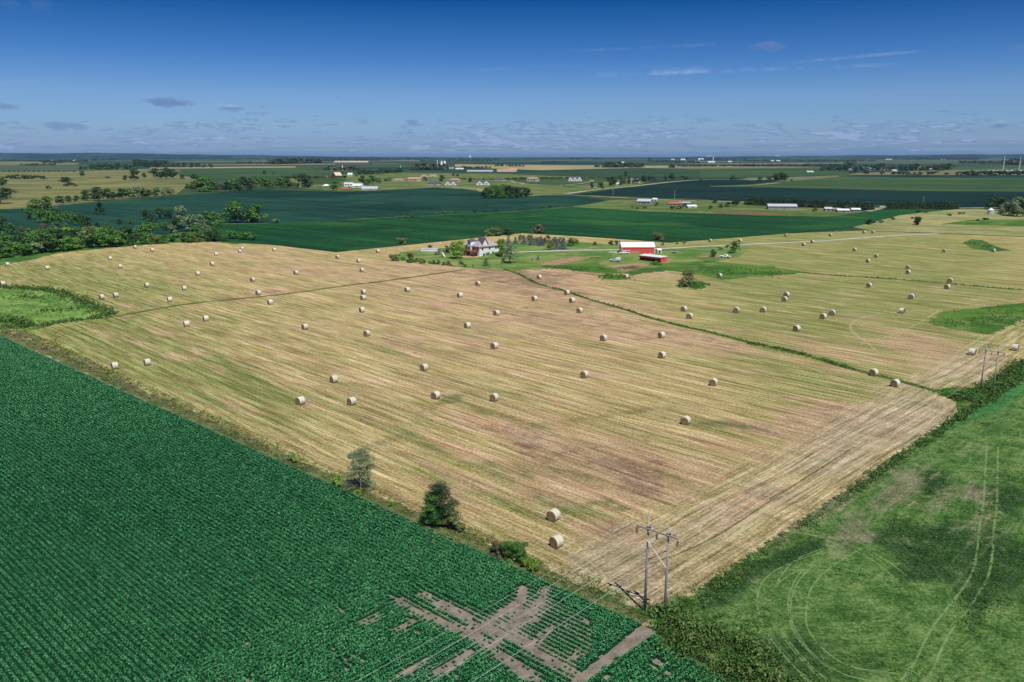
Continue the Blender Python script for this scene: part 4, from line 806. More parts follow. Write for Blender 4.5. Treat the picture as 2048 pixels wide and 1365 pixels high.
tree('bush', 150, 374, 6, 'bush', 'leaf_brown', 'brown scrub right of the lone pasture tree', 'bush', wide=2.0)
tree('lone_tree', 165, 354, 12, 'broad', 'leaf_dark', 'small rounded tree at the back of the tan pasture', 'tree')
tree('bush', 98, 378, 7, 'bush', 'leaf_dark', 'dark bush by the pasture drain, left of the lone spreading tree', 'bush', wide=1.6)
tree('bush', 215, 357, 4, 'bush', 'leaf_dark', 'flat dark bush at the back right of the tan pasture', 'bush', wide=3.0)
belt([(x, 340.5, h) for x, h in [(162, 8), (172, 7), (185, 12), (196, 13), (205, 11), (215, 14), (225, 12), (238, 14), (250, 13), (260, 11)]], 'tree_clump_tree', 'broad', 'leaf_dark', 'dark tree', 'the long grove behind the tan pasture, left part', 'far left grove, left part', 'tree', wide=1.3)
belt([(x, 336, h) for x, h in [(276, 18), (288, 16), (300, 14), (311, 16), (322, 15), (333, 15), (346, 10), (358, 10), (370, 11), (383, 10), (396, 10), (408, 7), (422, 8)]], 'tree_clump_tree', 'broad', 'leaf_dark', 'dark tree', 'the long grove behind the pasture, right part', 'far left grove, right part', 'tree', wide=1.35)
belt([(250, 361, 10), (268, 361, 26, .9), (287, 356, 10), (308, 356, 20), (320, 358, 14), (333, 358, 22), (346, 358, 19), (364, 359, 10), (388, 361, 13)], 'pasture_tree', 'broad', 'leaf_dark', 'dark tree', 'the group ending the tan pasture', 'pasture end trees', 'tree', wide=1.2)
belt([(529, 350, 9), (546, 349, 4)], 'lone_tree', 'broad', 'leaf_dark', 'small tree', 'the two in the far green field above the creek line', 'two far field trees', 'tree')
# grove and field-edge bushes in the centre
belt([(974, 398, 24), (984, 396, 27), (995, 398, 27), (1006, 396, 28), (1018, 397, 26), (1030, 396, 22), (1040, 395, 19), (1050, 395, 20), (1058, 394, 16)], 'grove_tree', 'broad', 'leaf_mid', 'leafy tree', 'the oval grove behind the soybean field', 'oval grove trees', 'tree', q='mid', wide=1.1, mixcol=['leaf_mid', 'leaf_dark'])
belt([(874, 430, 5), (888, 429, 7), (912, 428, 4), (937, 426.5, 5), (950, 425.5, 6), (970, 424.5, 5), (985, 423, 3), (993, 422.8, 5), (1032, 420, 4), (1044, 419, 4), (1053, 418, 3), (1085, 416.5, 6), (1100, 415.5, 5), (1112, 415, 3), (1131, 413.5, 4)],
     'bush', 'bush', 'leaf_dark', 'tiny dark bush', 'the line dividing two far fields', 'bushes on the far field line', 'bush', wide=1.4, mixcol=['leaf_dark', 'leaf_olive'])
belt([(765, 438, 3), (795, 436.5, 4), (810, 436, 4), (825, 434.5, 4)], 'bush', 'bush', 'leaf_olive', 'olive weedy tuft', 'the grassy tip between the two green fields', 'weedy tufts on the field tip', 'bush', wide=2.2)
for x, y, h, c, wd, lab in [(806, 489, 15, 'leaf_olive', 1.3, 'dark rounded bush on the crop edge left of the farmhouse'), (986, 472, 19, 'leaf_olive', 1.6, 'wide olive bush behind the farmhouse roof'), (1018, 471, 16, 'leaf_dark', 1.3, 'dark bush right of the wide olive one behind the house'), (1076, 468, 22, 'leaf_brown', 1.1, 'brownish bush on the crop edge behind the spruces'), (1320, 481, 17, 'leaf_olive', 1.4, 'dark rounded bush on the crop edge behind the red barn'),
                            (1740, 450, 14, 'leaf_dark', 1.3, 'dark bush near the far hayfield corner on the right'), (1762, 447, 7, 'leaf_mid', 1.4, 'small green bush right of the dark corner bush'), (1784, 441, 7, 'leaf_dark', 1.4, 'small dark bush on the right crop edge, above the corner'), (1832, 451, 20, 'leaf_dark', .9, 'dark upright bush on the right hillside'), (1837, 427, 7, 'leaf_dark', 1.2, 'small dark bush below the second pine windbreak, left of two'), (1855, 428, 9, 'leaf_mid', 1.4, 'small green bush below the second windbreak, right of two'), (1899, 433, 6, 'leaf_mid', 2.0, 'low bush on the right hillside, leftmost of the upper three'),
                            (1919, 430, 6, 'leaf_mid', 1.4, 'low bush on the right hillside, middle of the upper three'), (1928, 430, 6, 'leaf_dark', .8, 'low bush on the right hillside, rightmost of the upper three'), (1955, 443, 5, 'leaf_dark', 1.3, 'dark low bush left of the hillside hedge below the grain bin'), (1970, 441, 6, 'leaf_dark', 2.4, 'flat dark hedge bush below the grain bin')]:
    tree('bush', x, y, h, 'bush', c, lab, 'bush', q='mid' if h > 12 else 'lo', wide=wd)
# garden and farmyard planting
belt([(1017, 487, 16), (1031, 488, 15), (1048, 489, 19), (1063, 491, 22), (1082, 492, 21)], 'spruce', 'spruce', 'leaf_blue', 'blue spruce', 'the back row right of the farmhouse', 'blue spruces in the back row', 'spruce', q='mid', wide=1.3)
belt([(1113, 499, 24), (1127, 499, 25)], 'spruce', 'spruce', 'leaf_blue', 'blue spruce', 'the close pair near the gravel drive', 'pair of blue spruces by the drive', 'spruce', q='mid', wide=1.3)
for x, y, h, k, c, wd, lab in [(1100, 500, 20, 'broad', 'leaf_olive', .9, 'olive rounded tree left of the pair of spruces'), (1143, 493, 18, 'broad', 'leaf_mid', 1.2, 'round green tree right of the pair of spruces'), (1074, 490, 16, 'broad', 'leaf_olive', 1.1, 'olive tree tucked between the back-row spruces'), (1089, 489, 14, 'broad', 'leaf_olive', 1.1, 'olive bushy tree at the right end of the back row'),
                               (1020, 527, 38, 'sparse', 'leaf_grey', 1.5, 'tall grey-green conifer in front of the drive, right of the farmhouse'), (1003, 514, 36, 'tall', 'leaf_bright', 1.2, 'green lollipop tree at the right corner of the farmhouse'), (914, 518, 37, 'broad', 'leaf_bright', .95, 'big leafy tree left of the farmhouse deck'), (926, 511, 16, 'bush', 'leaf_bright', .9, 'yellow-green shrub under the left end of the deck'),
                               (972, 532, 16, 'spruce', 'leaf_grey', 1.7, 'squat grey-green spruce alone on the front lawn'), (1076, 521, 11, 'spruce', 'leaf_blue', 1.2, 'small blue spruce on the lawn below the drive'), (1064, 523, 6, 'spruce', 'leaf_grey', 1.3, 'tiny spruce left of the small blue one'), (1008, 522, 8, 'bush', 'leaf_mid', 1.2, 'low shrub at the foot of the tall grey-green conifer'),
                               (878, 510, 12, 'spruce', 'leaf_blue', 1.2, 'blue spruce left of the patio, right one of two'), (872, 511, 9, 'spruce', 'leaf_blue', 1.3, 'blue spruce left of the patio, shorter left one of two'), (893, 507, 15, 'broad', 'leaf_brown', 1.2, 'reddish-brown tree by the patio left of the big leafy tree'), (860, 498, 8, 'bush', 'leaf_dark', 1.2, 'dark bush behind the white-walled pool'), (820, 516, 10, 'bush', 'leaf_red', 1.3, 'dark red shrub behind the front garden row'), (908, 498, 12, 'broad', 'leaf_olive', 1.1, 'olive tree behind the big leafy tree')]:
    tree('garden_tree' if k != 'spruce' else 'spruce', x, y, h, k, c, lab, 'spruce' if k == 'spruce' else 'tree', q='mid', wide=wd)
belt([(791, 522, 15, 1.3), (807, 521, 8), (821, 526, 13, 1.4), (833, 525, 11), (845, 528, 12), (859, 528, 6), (867, 529, 10), (886, 531, 8), (896, 531, 11), (922, 530, 10), (903, 533, 5), (930, 535, 7), (946, 533, 4)],
     'garden_shrub', 'bush', 'leaf_mid', 'rounded green shrub', 'the row round the front lawn', 'shrub row of the front lawn', 'shrub', q='mid', wide=1.0, mixcol=['leaf_mid', 'leaf_olive', 'leaf_mid'])
tree('garden_shrub', 876, 529, 11, 'bush', 'leaf_brown', 'rust-red shrub among the green ones in the front lawn row', 'shrub', wide=.8)
belt([(1041, 483, 13), (1058, 484, 14), (1096, 486, 15), (1108, 488, 15), (1120, 489, 14), (1152, 489, 12)], 'garden_tree', 'broad', 'leaf_olive', 'olive-green tree', 'those behind the blue spruces', 'trees behind the spruces', 'tree', q='mid', wide=1.0)
belt([(1189, 491, 9), (1221, 491, 12), (1234, 491, 11)], 'scrub_tree', 'bush', 'leaf_olive', 'olive scrub tree', 'the three behind the drive, left of barn', 'scrub trees left of the barn', 'tree', q='mid')
belt([(1325, 491, 8), (1354, 489, 6), (1368, 489, 8)], 'scrub_tree', 'bush', 'leaf_olive', 'low scrub bush', 'the three behind the drive right of the barn', 'scrub right of the barn', 'bush')
tree('yard_tree', 1425, 514, 16, 'broad', 'leaf_dark', 'small dark tree in the rough pasture right of the barn', 'tree', q='mid', wide=1.0)
tree('yard_tree', 1469, 507, 25, 'tall', 'leaf_mid', 'round green tree beside the drive, right of the small dark tree', 'tree', q='mid', wide=1.6)
tree('bush', 1455, 497, 8, 'bush', 'leaf_mid', 'green bush touching the left of the round drive-side tree', 'bush')
tree('bush', 1440, 500, 6, 'bush', 'leaf_brown', 'dry brown brush pile between the two pasture trees', 'bush', wide=1.8)
tree('willow', 1376, 573, 32, 'sparse', 'leaf_olive', 'thin wispy tree standing alone in the right hayfield beside tall grass', 'tree', q='mid', wide=1.9)
tree('bush', 1366, 575, 13, 'bush', 'leaf_brown', 'dark brushy clump under the wispy tree', 'bush', q='mid', wide=1.3)
tree('bush', 1310, 529, 7, 'bush', 'leaf_mid', 'green shrub in front of the open-fronted red shed', 'bush', q='mid', wide=2.6)
# windbreaks and trees round the far homesteads
belt([(1492 + i * 8.4, 411 + i * .33, 16 + (i * 7 % 5)) for i in range(31)], 'pine_tree', 'pine', 'leaf_pine', 'dark pine', 'the long windbreak behind the long shed', 'long pine windbreak', 'tree', wide=1.25, mixcol=['leaf_pine', 'leaf_dark', 'leaf_pine'])
belt([(1775 + i * 8.1, 419.5, 17 + (i * 5 % 5)) for i in range(18)], 'pine_tree', 'pine', 'leaf_pine', 'dark pine', 'the shorter windbreak right of the curved drive', 'short pine windbreak', 'tree', wide=1.25, mixcol=['leaf_pine', 'leaf_dark'])
belt([(1422, 419, 8), (1441, 417, 9), (1455, 415, 11), (1470, 413, 17), (1429, 407, 9)], 'homestead_tree', 'broad', 'leaf_dark', 'green tree', 'the five at the left end of the long windbreak', 'trees left of the windbreak', 'tree', wide=1.3)
tree('homestead_tree', 1630, 425, 11, 'broad', 'leaf_mid', 'small tree alone between the white shed and the farm sheds', 'tree')
tree('homestead_tree', 1314, 413, 9, 'broad', 'leaf_mid', 'small green tree at the right corner of the blue-grey house', 'tree')
tree('homestead_tree', 1694, 424, 12, 'broad', 'leaf_mid', 'round green tree between the two grey farm sheds', 'tree')
belt([(1345, 419, 7), (1357, 419, 8), (1370, 414, 7)], 'hedge_tree', 'bush', 'leaf_dark', 'dark hedge bush', 'the three before the reddish outbuildings', 'hedge before the outbuildings', 'bush', wide=1.6)
belt([(1275, 419, 5), (1290, 418, 6), (1265, 416, 4)], 'bush', 'bush', 'leaf_olive', 'low weedy bush', 'the three in front of the blue-grey house', 'weedy bushes at the house', 'bush', wide=1.8)
belt([(1183, 378, 14), (1201, 377, 12), (1217, 364, 10), (1226, 375, 22, .9), (1240, 362, 11), (1246, 371, 14), (1251, 356, 13), (1258, 370, 16), (1272, 368, 14), (1286, 366, 15), (1298, 364, 13), (1308, 363, 10), (1330, 362, 11), (1343, 361, 15)],
     'homestead_tree', ('broad', 'tall'), 'leaf_dark', 'dark tree', 'those round the tree-hidden grey house', 'trees round the grey house', 'tree', wide=1.2)
belt([(1368, 361, 10), (1401, 361, 4), (1467, 360, 10), (1403, 362, 3)], 'lone_tree', 'bush', 'leaf_dark', 'round dark tree', 'those along the far gravel road', 'trees on the far road', 'tree', wide=1.4)
belt([(1520, 363, 9), (1538, 363, 10), (1549, 363, 15), (1559, 363, 18), (1571, 363, 15), (1583, 363, 5)], 'grove_tree', 'broad', 'leaf_dark', 'dark tree', 'the lone clump in the far green field', 'far field clump', 'tree', wide=1.3)
belt([(885, 365, 15, .9), (850, 362, 8), (940, 367, 12, .8), (907, 353, 6), (915, 354, 6)], 'suburb_tree', 'broad', 'leaf_dark', 'dark tree', 'those among the new houses', 'trees among the new houses', 'tree', wide=1.2)
belt([(672, 381, 20, 1.2), (684, 350, 9), (725, 369, 18), (735, 371, 14), (745, 369, 18), (757, 368, 12), (772, 364, 7), (780, 363, 9), (712, 354, 8), (698, 380, 7)], 'farm_tree', 'broad', 'leaf_dark', 'tree', 'those at the old farmstead', 'old farmstead trees', 'tree', wide=1.15, mixcol=['leaf_dark', 'leaf_olive', 'leaf_mid'])
belt([(718 + i * 9, 351 - i * .4, 9 + (i * 3 % 4)) for i in range(10)], 'farm_tree', 'broad', 'leaf_dark', 'dark tree', 'the row behind the old farmstead', 'row behind the old farmstead', 'tree', wide=1.3)
belt([(1645 + i * 11, 343 - (i % 3) * .7, 10 + (i * 7 % 6)) for i in range(24)], 'farm_tree', 'broad', 'leaf_dark', 'dark tree', 'the belt behind the far right farm', 'far right farm belt', 'tree', wide=1.35)
belt([(1700, 346, 5), (1712, 346, 7), (1732, 350, 9), (1764, 350, 7), (1788, 351, 8), (1798, 351, 8), (1808, 351, 9), (1818, 351, 8), (1828, 351, 7), (1838, 351, 8), (1858, 351, 9), (1868, 351, 9), (1893, 351, 6)], 'hedge_tree', 'bush', 'leaf_dark', 'dark bush', 'the front hedge of the far right farm', 'front hedge of the far right farm', 'bush', wide=1.4)
belt([(1918 + i * 8, 352, 9 + (i * 5 % 4)) for i in range(17)], 'hedge_tree', 'bush', 'leaf_dark', 'dark tree', 'the dense row below the two tall masts', 'row below the tall masts', 'tree', wide=1.4)
belt([(1986, 420, 30, 1.1), (2001, 423, 28), (2012, 430, 26), (2022, 432, 24), (2033, 434, 40, .9), (2045, 434, 34), (2056, 430, 34), (2008, 424, 18)], 'farm_tree', 'broad', 'leaf_dark', 'dark tree', 'the clump behind the grain bin at the right edge', 'clump by the grain bin', 'tree', q='mid', wide=1.1, mixcol=['leaf_dark', 'leaf_dark', 'leaf_grey'])

# far belts that read as one mass
def far_belt(name, label, segs, col, seed, leaf=1.0):
    r = np.random.default_rng(seed); VV = []; tt = []
    for (x0, y0, x1, y1, h, dens) in segs:
        n = int(abs(x1 - x0) * dens)
        for i in range(n):
            f = r.uniform(); x = x0 + (x1 - x0) * f; y = y0 + (y1 - y0) * f + r.uniform(-.25, .25); m_ = mpp(x, y); hm = h * m_ * r.uniform(.55, 1.1); p = G(x, y)
            k = 9; a = r.uniform(0, 6.283, k); rr = r.uniform(.2, 1, k) * hm * .75; z = r.uniform(.2, .95, k) * hm
            Cn = np.column_stack([p.x + np.cos(a) * rr, p.y + np.sin(a) * rr, z]); N = np.column_stack([np.cos(a), np.sin(a), r.uniform(.2, 1.2, k)])
            VV.append(leaf_quads(Cn, np.full(k, hm * .75 * leaf), N, r, .9)); tt.append(np.full(4 * k, .5 + r.normal(0, .2)))
    V = np.concatenate(VV); o = link(bpy.data.objects.new(name, np_mesh(name, V, 4, np.arange(len(V)), M[col], np.concatenate(tt))))
    tag(o, label, 'woods', kind='stuff')
far_belt('distant_woods', 'dark blue-green tree belts far off to the left below the horizon', [(0, 323, 175, 325, 3.5, .8), (85, 326, 130, 327, 3, .8), (40, 332, 110, 331, 4, .7), (90, 324.5, 270, 319.5, 3.5, .8), (280, 319, 560, 319, 2.4, .8), (540, 329, 640, 327, 9, 1.2), (470, 327, 560, 329, 4, .6), (640, 323, 760, 322, 4, 1), (0, 318, 600, 318, 3, 1), (560, 319, 720, 318.5, 3.5, 1)], 'leaf_pine', 21)
far_belt('distant_woods', 'dark tree belts below the horizon in the middle distance, around the elevator', [(700, 320, 1000, 320, 3.2, 1), (840, 324, 985, 323.5, 3, 1), (825, 340, 890, 340, 10, 1.3), (650, 341, 720, 341, 7, 1), (560, 357, 690, 357, 5, .6), (925, 337, 985, 337, 4, .6), (990, 333, 1050, 334, 4, .5), (1085, 326, 1140, 325.5, 3, 1), (1010, 359, 1190, 357.5, 3.2, 1.1), (905, 359, 1010, 361, 3, .8), (1190, 358, 1240, 358, 3, .8), (1140, 319, 1260, 319, 2.8, 1), (1190, 335, 1202, 335, 4, 1)], 'leaf_pine', 22)
far_belt('distant_woods', 'dark tree belts below the horizon on the right, above the far farm', [(1206, 335.5, 1284, 335.5, 9, 1.3), (1296, 324, 1400, 327, 4, 1), (1338, 336, 1350, 336, 7, 1.2), (1355, 334, 1480, 333.5, 4, 1.1), (1480, 333.5, 1700, 333, 4.5, 1.1), (1290, 319, 1440, 319.5, 3, 1), (1400, 322, 1750, 323, 3, 1), (1450, 327, 1480, 327, 2, .8), (1690, 316.8, 2070, 317, 3, 1), (1830, 320, 1960, 320, 4, 1), (1920, 327, 2070, 329, 5, .9), (1690, 328, 1710, 328, 5, .8), (1700, 319, 1830, 320, 3, 1), (2008, 330, 2060, 330, 10, .6)], 'leaf_pine', 23)
def hills(pts, base_y, depth):
    """a low wooded rise: near foot at base_y, crest heights from the skyline"""
    V = []; n = len(pts)
    for x, ytop in pts:
        p = G(x, base_y); d = Vector((p.x, p.y, 0)).normalized(); L = p.length
        q = Vector((p.x, p.y, 0)) + d * depth; dep = (q.y * math.cos(PITCH) + H * math.sin(PITCH)) / F
        hh = max(4, (314.8 - ytop) * dep + 10)
        V += [tuple(p.xy) + (-1,), tuple((Vector((p.x, p.y, 0)) + d * depth * .5).xy) + (hh * .62,), tuple(q.xy) + (hh,), tuple((q + d * depth).xy) + (hh * .4,), tuple((q + d * depth * 2).xy) + (-1,)]
    fs = [(i * 5 + k, (i + 1) * 5 + k, (i + 1) * 5 + k + 1, i * 5 + k + 1) for i in range(n - 1) for k in range(4)]
    me = bpy.data.meshes.new('hills'); me.from_pydata(V, [], fs); m = M['hillwood']; me.materials.append(m)
    bm = bmesh.new(); bm.from_mesh(me); bmesh.ops.recalc_face_normals(bm, faces=bm.faces); bm.to_mesh(me); bm.free()
    for p in me.polygons: p.use_smooth = True
    tag(link(bpy.data.objects.new('hills', me)), kind='structure')
def mat_hill():
    m, g, b = material('hillwood'); p = pos(g)
    n = g.noise(g.scale(p, (.0012, .0006, .004)), 1.0, 6, .65); f = g.noise(g.scale(p, (.006, .002, .02)), 1.0, 4, .7)
    c = g.mix(g.step(g.m('ADD', n, g.m('MULTIPLY', g.m('SUBTRACT', f, .5), .6)), .48, .62), (.008, .028, .022), (.045, .085, .045)); g.put(b.inputs['Base Color'], c); return m
M['hillwood'] = mat_hill()
rr = random.Random(4)
sky_l = interp([(-900, 304), (0, 304.5), (100, 305), (200, 304.5), (300, 306), (400, 307.5), (520, 309.5), (650, 311), (760, 312.5), (900, 313.5), (1050, 313.8), (1200, 313.6), (1350, 313), (1500, 311), (1650, 310), (1800, 308.8), (1900, 307), (2000, 307.5), (2900, 306)])
hills([(x, sky_l(x) + .3 * math.sin(x * .021) + .3 * math.sin(x * .057 + 1)) for x in range(-900, 2901, 20)], 318.6, 2500)

# weeds: uncountable growth along the strips
def weeds(name, label, areas, col, seed, cat='weeds'):
    """areas: (px polyline, width m, density per m2, height m)"""
    r = np.random.default_rng(seed); VV = []; tt = []
    for px, wd, den, h in areas:
        L = smooth_line([G(*p) for p in px], 1.0); T = np.gradient(L, axis=0); T /= np.linalg.norm(T, axis=1)[:, None]; N = np.stack([-T[:, 1], T[:, 0]], 1)
        n = int(len(L) * wd * den); i = r.integers(0, len(L), n); u = r.normal(0, .33, n).clip(-1, 1)
        P = L[i] + N[i] * (u * wd)[:, None] * .8 + r.uniform(-.5, .5, (n, 2)); cl = (hashn(P, .8) + hashn(P, 2.1) * .7)
        k = cl > -.55 + r.normal(0, .25, n); P, u, cl = P[k], u[k], cl[k]; n = len(P); lp = 7
        hh = h * np.clip(.45 + .45 * (cl + .5), .25, 1.3) * r.uniform(.6, 1.15, n); B = np.repeat(P, lp, 0); HH = np.repeat(hh, lp); m = n * lp
        Cn = np.column_stack([B + r.normal(0, .18, (m, 2)) * (0.6 + HH[:, None] * .5), HH * r.uniform(.1, 1, m) + .05])
        Nn = np.column_stack([r.normal(0, .7, (m, 2)), r.uniform(.2, 1, m)])
        dist = np.linalg.norm(B, axis=1); S = (.16 + .10 * HH) * np.clip(dist / 95, 1, 4) ** .6 * r.uniform(.7, 1.3, m)
        VV.append(leaf_quads(Cn, S, Nn, r, .6)); tt.append(np.repeat(.5 + r.normal(0, .2, m) + np.repeat(cl, lp) * .12, 4))
    V = np.concatenate(VV); o = link(bpy.data.objects.new(name, np_mesh(name, V, 4, np.arange(len(V)), M[col], np.concatenate(tt))))
    return tag(o, label, cat, kind='stuff')
STRIP = [(0, 666), (100, 708), (230, 770), (400, 846), (580, 930), (760, 1010), (900, 1068), (1080, 1152), (1200, 1208), (1285, 1246)]
up = lambda d: [(x + d * .45, y - d) for x, y in STRIP]
weeds('dry_weeds', 'grey-brown dry weeds along the strip between soybeans and hayfield', [(up(9), 1.7, 4.5, .45)], 'weed_dry', 31)
weeds('green_weeds', 'ragged green grass along the fence strip above the soybeans', [(up(17), 2.0, 3.5, .4), (up(4), .8, 5, .45), ([(880, 1070), (960, 1082), (1060, 1130), (1180, 1180)], 3.5, 7, .7)], 'weed', 32)
HEDGE = [(1316, 1240), (1400, 1190), (1480, 1140), (1600, 1058), (1740, 962), (1860, 878), (1950, 818), (2048, 752), (2300, 585)]
weeds('hedge_weeds', 'dark leafy weeds and brush along the right boundary of the hayfield', [(HEDGE, 1.6, 7, .7), ([(1700, 985), (1800, 920), (1940, 824), (2048, 760)], 2.0, 5, 1.0), ([(1905, 800), (1960, 790), (2048, 730)], 4.5, 7, 1.2), ([(1300, 1225), (1340, 1222), (1390, 1200), (1480, 1145)], 3.0, 9, .9)], 'weed_dark', 33)
weeds('green_weeds', 'brighter green weeds round the foot of the near power poles', [([(1210, 1200), (1250, 1212), (1290, 1230), (1330, 1235), (1380, 1205)], 4.0, 12, .8), ([(1880, 785), (1930, 795), (1975, 792)], 5, 6, .8)], 'weed_green', 34)
weeds('thicket', 'dark dense brush mass at bottom right of the near power poles', [([(1325, 1262), (1370, 1275), (1430, 1305), (1500, 1345), (1560, 1390), (1620, 1440)], 6.5, 26, 1.7), ([(1350, 1245), (1420, 1260), (1480, 1300), (1530, 1345)], 5, 22, 1.5), ([(1310, 1275), (1340, 1290), (1390, 1325), (1440, 1365)], 2.5, 14, .8)], 'weed_dark', 35, 'brush')
weeds('thicket', 'yellower tufts scattered through the dark brush mass at bottom right', [([(1325, 1262), (1370, 1270), (1440, 1300), (1500, 1340), (1560, 1390)], 7, 3.0, 1.9)], 'leaf_olive', 36, 'brush')
weeds('marsh_brush', 'darker brush rimming the bright wet meadow at the left edge', [([(-20, 576), (30, 577), (95, 581), (125, 589), (160, 602), (195, 619), (218, 632)], 6, 2.4, 1.2), ([(0, 655), (60, 655), (110, 648), (170, 640), (215, 634)], 5, 2.4, 1.0), ([(0, 640), (30, 645), (60, 655)], 7, 3, 1.5), ([(90, 622), (120, 622), (150, 618)], 5, 1.6, 1.0), ([(40, 596), (80, 597)], 4, 1.6, 1.0)], 'weed_dark', 37, 'brush')
weeds('marsh_grass', 'bright green marsh grass in the wet meadow at the left edge', [([(-40, 600), (60, 590), (150, 610)], 22, .5, .5), ([(-40, 630), (60, 628), (180, 625)], 22, .5, .5)], 'weed_green', 38, 'grass')
weeds('ditch_grass', 'tall dark grass in the narrow ditches crossing the right hayfield', [([(1010, 540), (1040, 550), (1075, 568), (1130, 583), (1180, 600), (1250, 620), (1320, 642), (1430, 668), (1500, 686), (1580, 702), (1700, 738), (1800, 763), (1870, 783), (1912, 800)], 1.3, 3.0, .5), ([(1600, 545), (1660, 551), (1800, 560), (1890, 568), (2048, 581), (2200, 590)], 1.0, 3, .5), ([(1500, 688), (1560, 700), (1640, 720), (1690, 736)], 2.4, 4, .7)], 'weed_dark', 39, 'grass')
weeds('rough_growth', 'tall green weeds in the rough patches round the farmyard', [([(1202, 555), (1225, 556), (1250, 554)], 14, 1.2, 1.2), ([(1362, 573), (1385, 574), (1408, 570)], 10, 1.5, 1.3), ([(1300, 531), (1320, 531)], 5, 2, 1.3), ([(1400, 545), (1480, 545), (1560, 548)], 26, .35, .8), ([(1940, 487), (1990, 499)], 12, .6, .7), ([(1870, 648), (1960, 645), (2048, 622)], 13, .8, .6), ([(1100, 535), (1180, 540), (1250, 540)], 10, .5, .6)], 'weed_green', 40)

def meadow_grass():
    r = np.random.default_rng(50); P = np.column_stack([r.uniform(10, 150, 100000), r.uniform(45, 190, 100000)]); Q = px_of(P)
    d = blobs(Q, MD) * .7 + .10 - blobs(Q, MT) * .4 + (hashn(P, .5) + hashn(P, 1.7) * .6) * .35
    k = inpoly(Q, MEADOW) & (Q[:, 1] < 2000) & (Q[:, 0] < 2150) & (r.uniform(size=len(P)) < d); P = P[k]; d = d[k]; lp = 5; n = len(P); B = np.repeat(P, lp, 0); m = n * lp
    h = np.repeat(np.clip(.10 + .22 * d, .08, .4), lp); Cn = np.column_stack([B + r.normal(0, .16, (m, 2)), h * r.uniform(.2, 1, m) + .09])
    V = leaf_quads(Cn, (.15 + h * .35) * r.uniform(.7, 1.3, m), np.column_stack([r.normal(0, .6, (m, 2)), r.uniform(.4, 1, m)]), r, .5)
    tag(link(bpy.data.objects.new('meadow_grass', np_mesh('meadow_grass', V, 4, np.arange(len(V)), M['weed_dark'], np.repeat(.5 + r.normal(0, .22, m) - np.repeat(d, lp) * .25, 4)))), 'ragged dark grass tussocks in the green meadow at lower right', 'grass', kind='stuff')
meadow_grass()

# ---------------------------------------------------------------- hay bales
def bale_parts():
    R, L, n = 0.80, 1.22, 28; r = random.Random(3); rad = [R * (1 + r.uniform(-.012, .012)) for _ in range(n)]
    side = MB(); V = []; xs = [(-L / 2, .965), (-L / 2 + .05, 1.0), (-L / 4, 1.01), (0, 1.004), (L / 4, 1.012), (L / 2 - .05, 1.0), (L / 2, .965)]
    for x, k in xs:
        for j in range(n):
            a = 2 * math.pi * j / n; q = rad[j] * k; V.append((x, q * math.cos(a), max(-R * .955, q * math.sin(a))))
    F_ = [(i * n + j, i * n + (j + 1) % n, (i + 1) * n + (j + 1) % n, (i + 1) * n + j) for i in range(len(xs) - 1) for j in range(n)]
    side.add(V, F_)
    def end(s):
        b = MB(); V = []; rings = [(1.0, 0), (.86, .028), (.7, .012), (.5, .03), (.3, .012), (.12, .0)]
        for k, dx in rings:
            for j in range(n):
                a = 2 * math.pi * j / n; q = rad[j] * .964 * k; V.append((s * (L / 2 + dx), q * math.cos(a), max(-R * .955, q * math.sin(a))))
        V.append((s * L / 2, 0, 0)); F2 = [(i * n + j, i * n + (j + 1) % n, (i + 1) * n + (j + 1) % n, (i + 1) * n + j) for i in range(len(rings) - 1) for j in range(n)]
        F2 += [((len(rings) - 1) * n + j, (len(rings) - 1) * n + (j + 1) % n, len(rings) * n) for j in range(n)]
        return b.add(V, F2)
    return side, end(-1), end(1)
bs, be1, be2 = bale_parts()
_b = bs.build('net_wrap', M['bale_side'], smooth=True); _e1 = be1.build('straw_end', M['bale_end'], smooth=True); _e2 = be2.build('straw_end', M['bale_end'], smooth=True)
proto_meshes = [('net_wrap', _b.data), ('straw_end', _e1.data), ('straw_end', _e2.data)]
for o in (_b, _e1, _e2): bpy.data.objects.remove(o)
def bale(x, y, label, group, side=False):
    """(x, y) = bale centre in the photograph"""
    k = 1.0 + .16 * min(1, max(0, (900 - y) / 350)); p = G(x, y + .42 * 1.6 * k / mpp(x, y) * .62)
    r = random.Random(int(x * 3 + y)); az = AZ_B if not side else AZ_A
    e = empty('hay_bale', (p.x, p.y, .05 + .80 * .955 * k), math.pi / 2 - az + r.uniform(-.2, .2), (k * r.uniform(.93, 1.07), k * r.uniform(.95, 1.04), k)); tag(e, label, 'hay bale', group)
    for nm, me in proto_meshes: link(bpy.data.objects.new(nm, me), e)
def bales(pts, where, group, side=False):
    pts = sorted(pts); n = len(pts)
    for i, (x, y) in enumerate(pts):
        o = 'leftmost' if i == 0 else ('rightmost' if i == n - 1 else ORD[i] + ' from left')
        if n == 2: o = ('left', 'right')[i] + ' one'
        bale(x, y, f'round hay bale, {o} of {where}', group, side)
bale(1107, 1035, 'large pale round bale near the fence shrubs, upper one of the two nearest', 'nearest pair of bales')
bale(1113, 1088, 'closest and largest pale round bale, lower one of the two nearest', 'nearest pair of bales')
bale(1371, 845, 'round bale alone in the lower right of the main hayfield', 'bales in the main hayfield')
bale(1426.5, 768, 'round bale alone midway between the centre and the ditch end', 'bales in the main hayfield')
bale(1169, 752.5, 'round bale alone right of centre in the main hayfield', 'bales in the main hayfield')
bale(1803.7, 624.5, 'pale round bale seen side-on just left of the dark grass patch', 'bales in the right hayfield', True)
bales([(601, 805.4), (703.6, 806.4), (871.7, 794.5), (988.6, 798.6)], 'the four in the lower main-field row', 'bales, lower row')
bales([(668, 762), (848.5, 738.4)], 'the two above the lower row', 'bales, above the lower row')
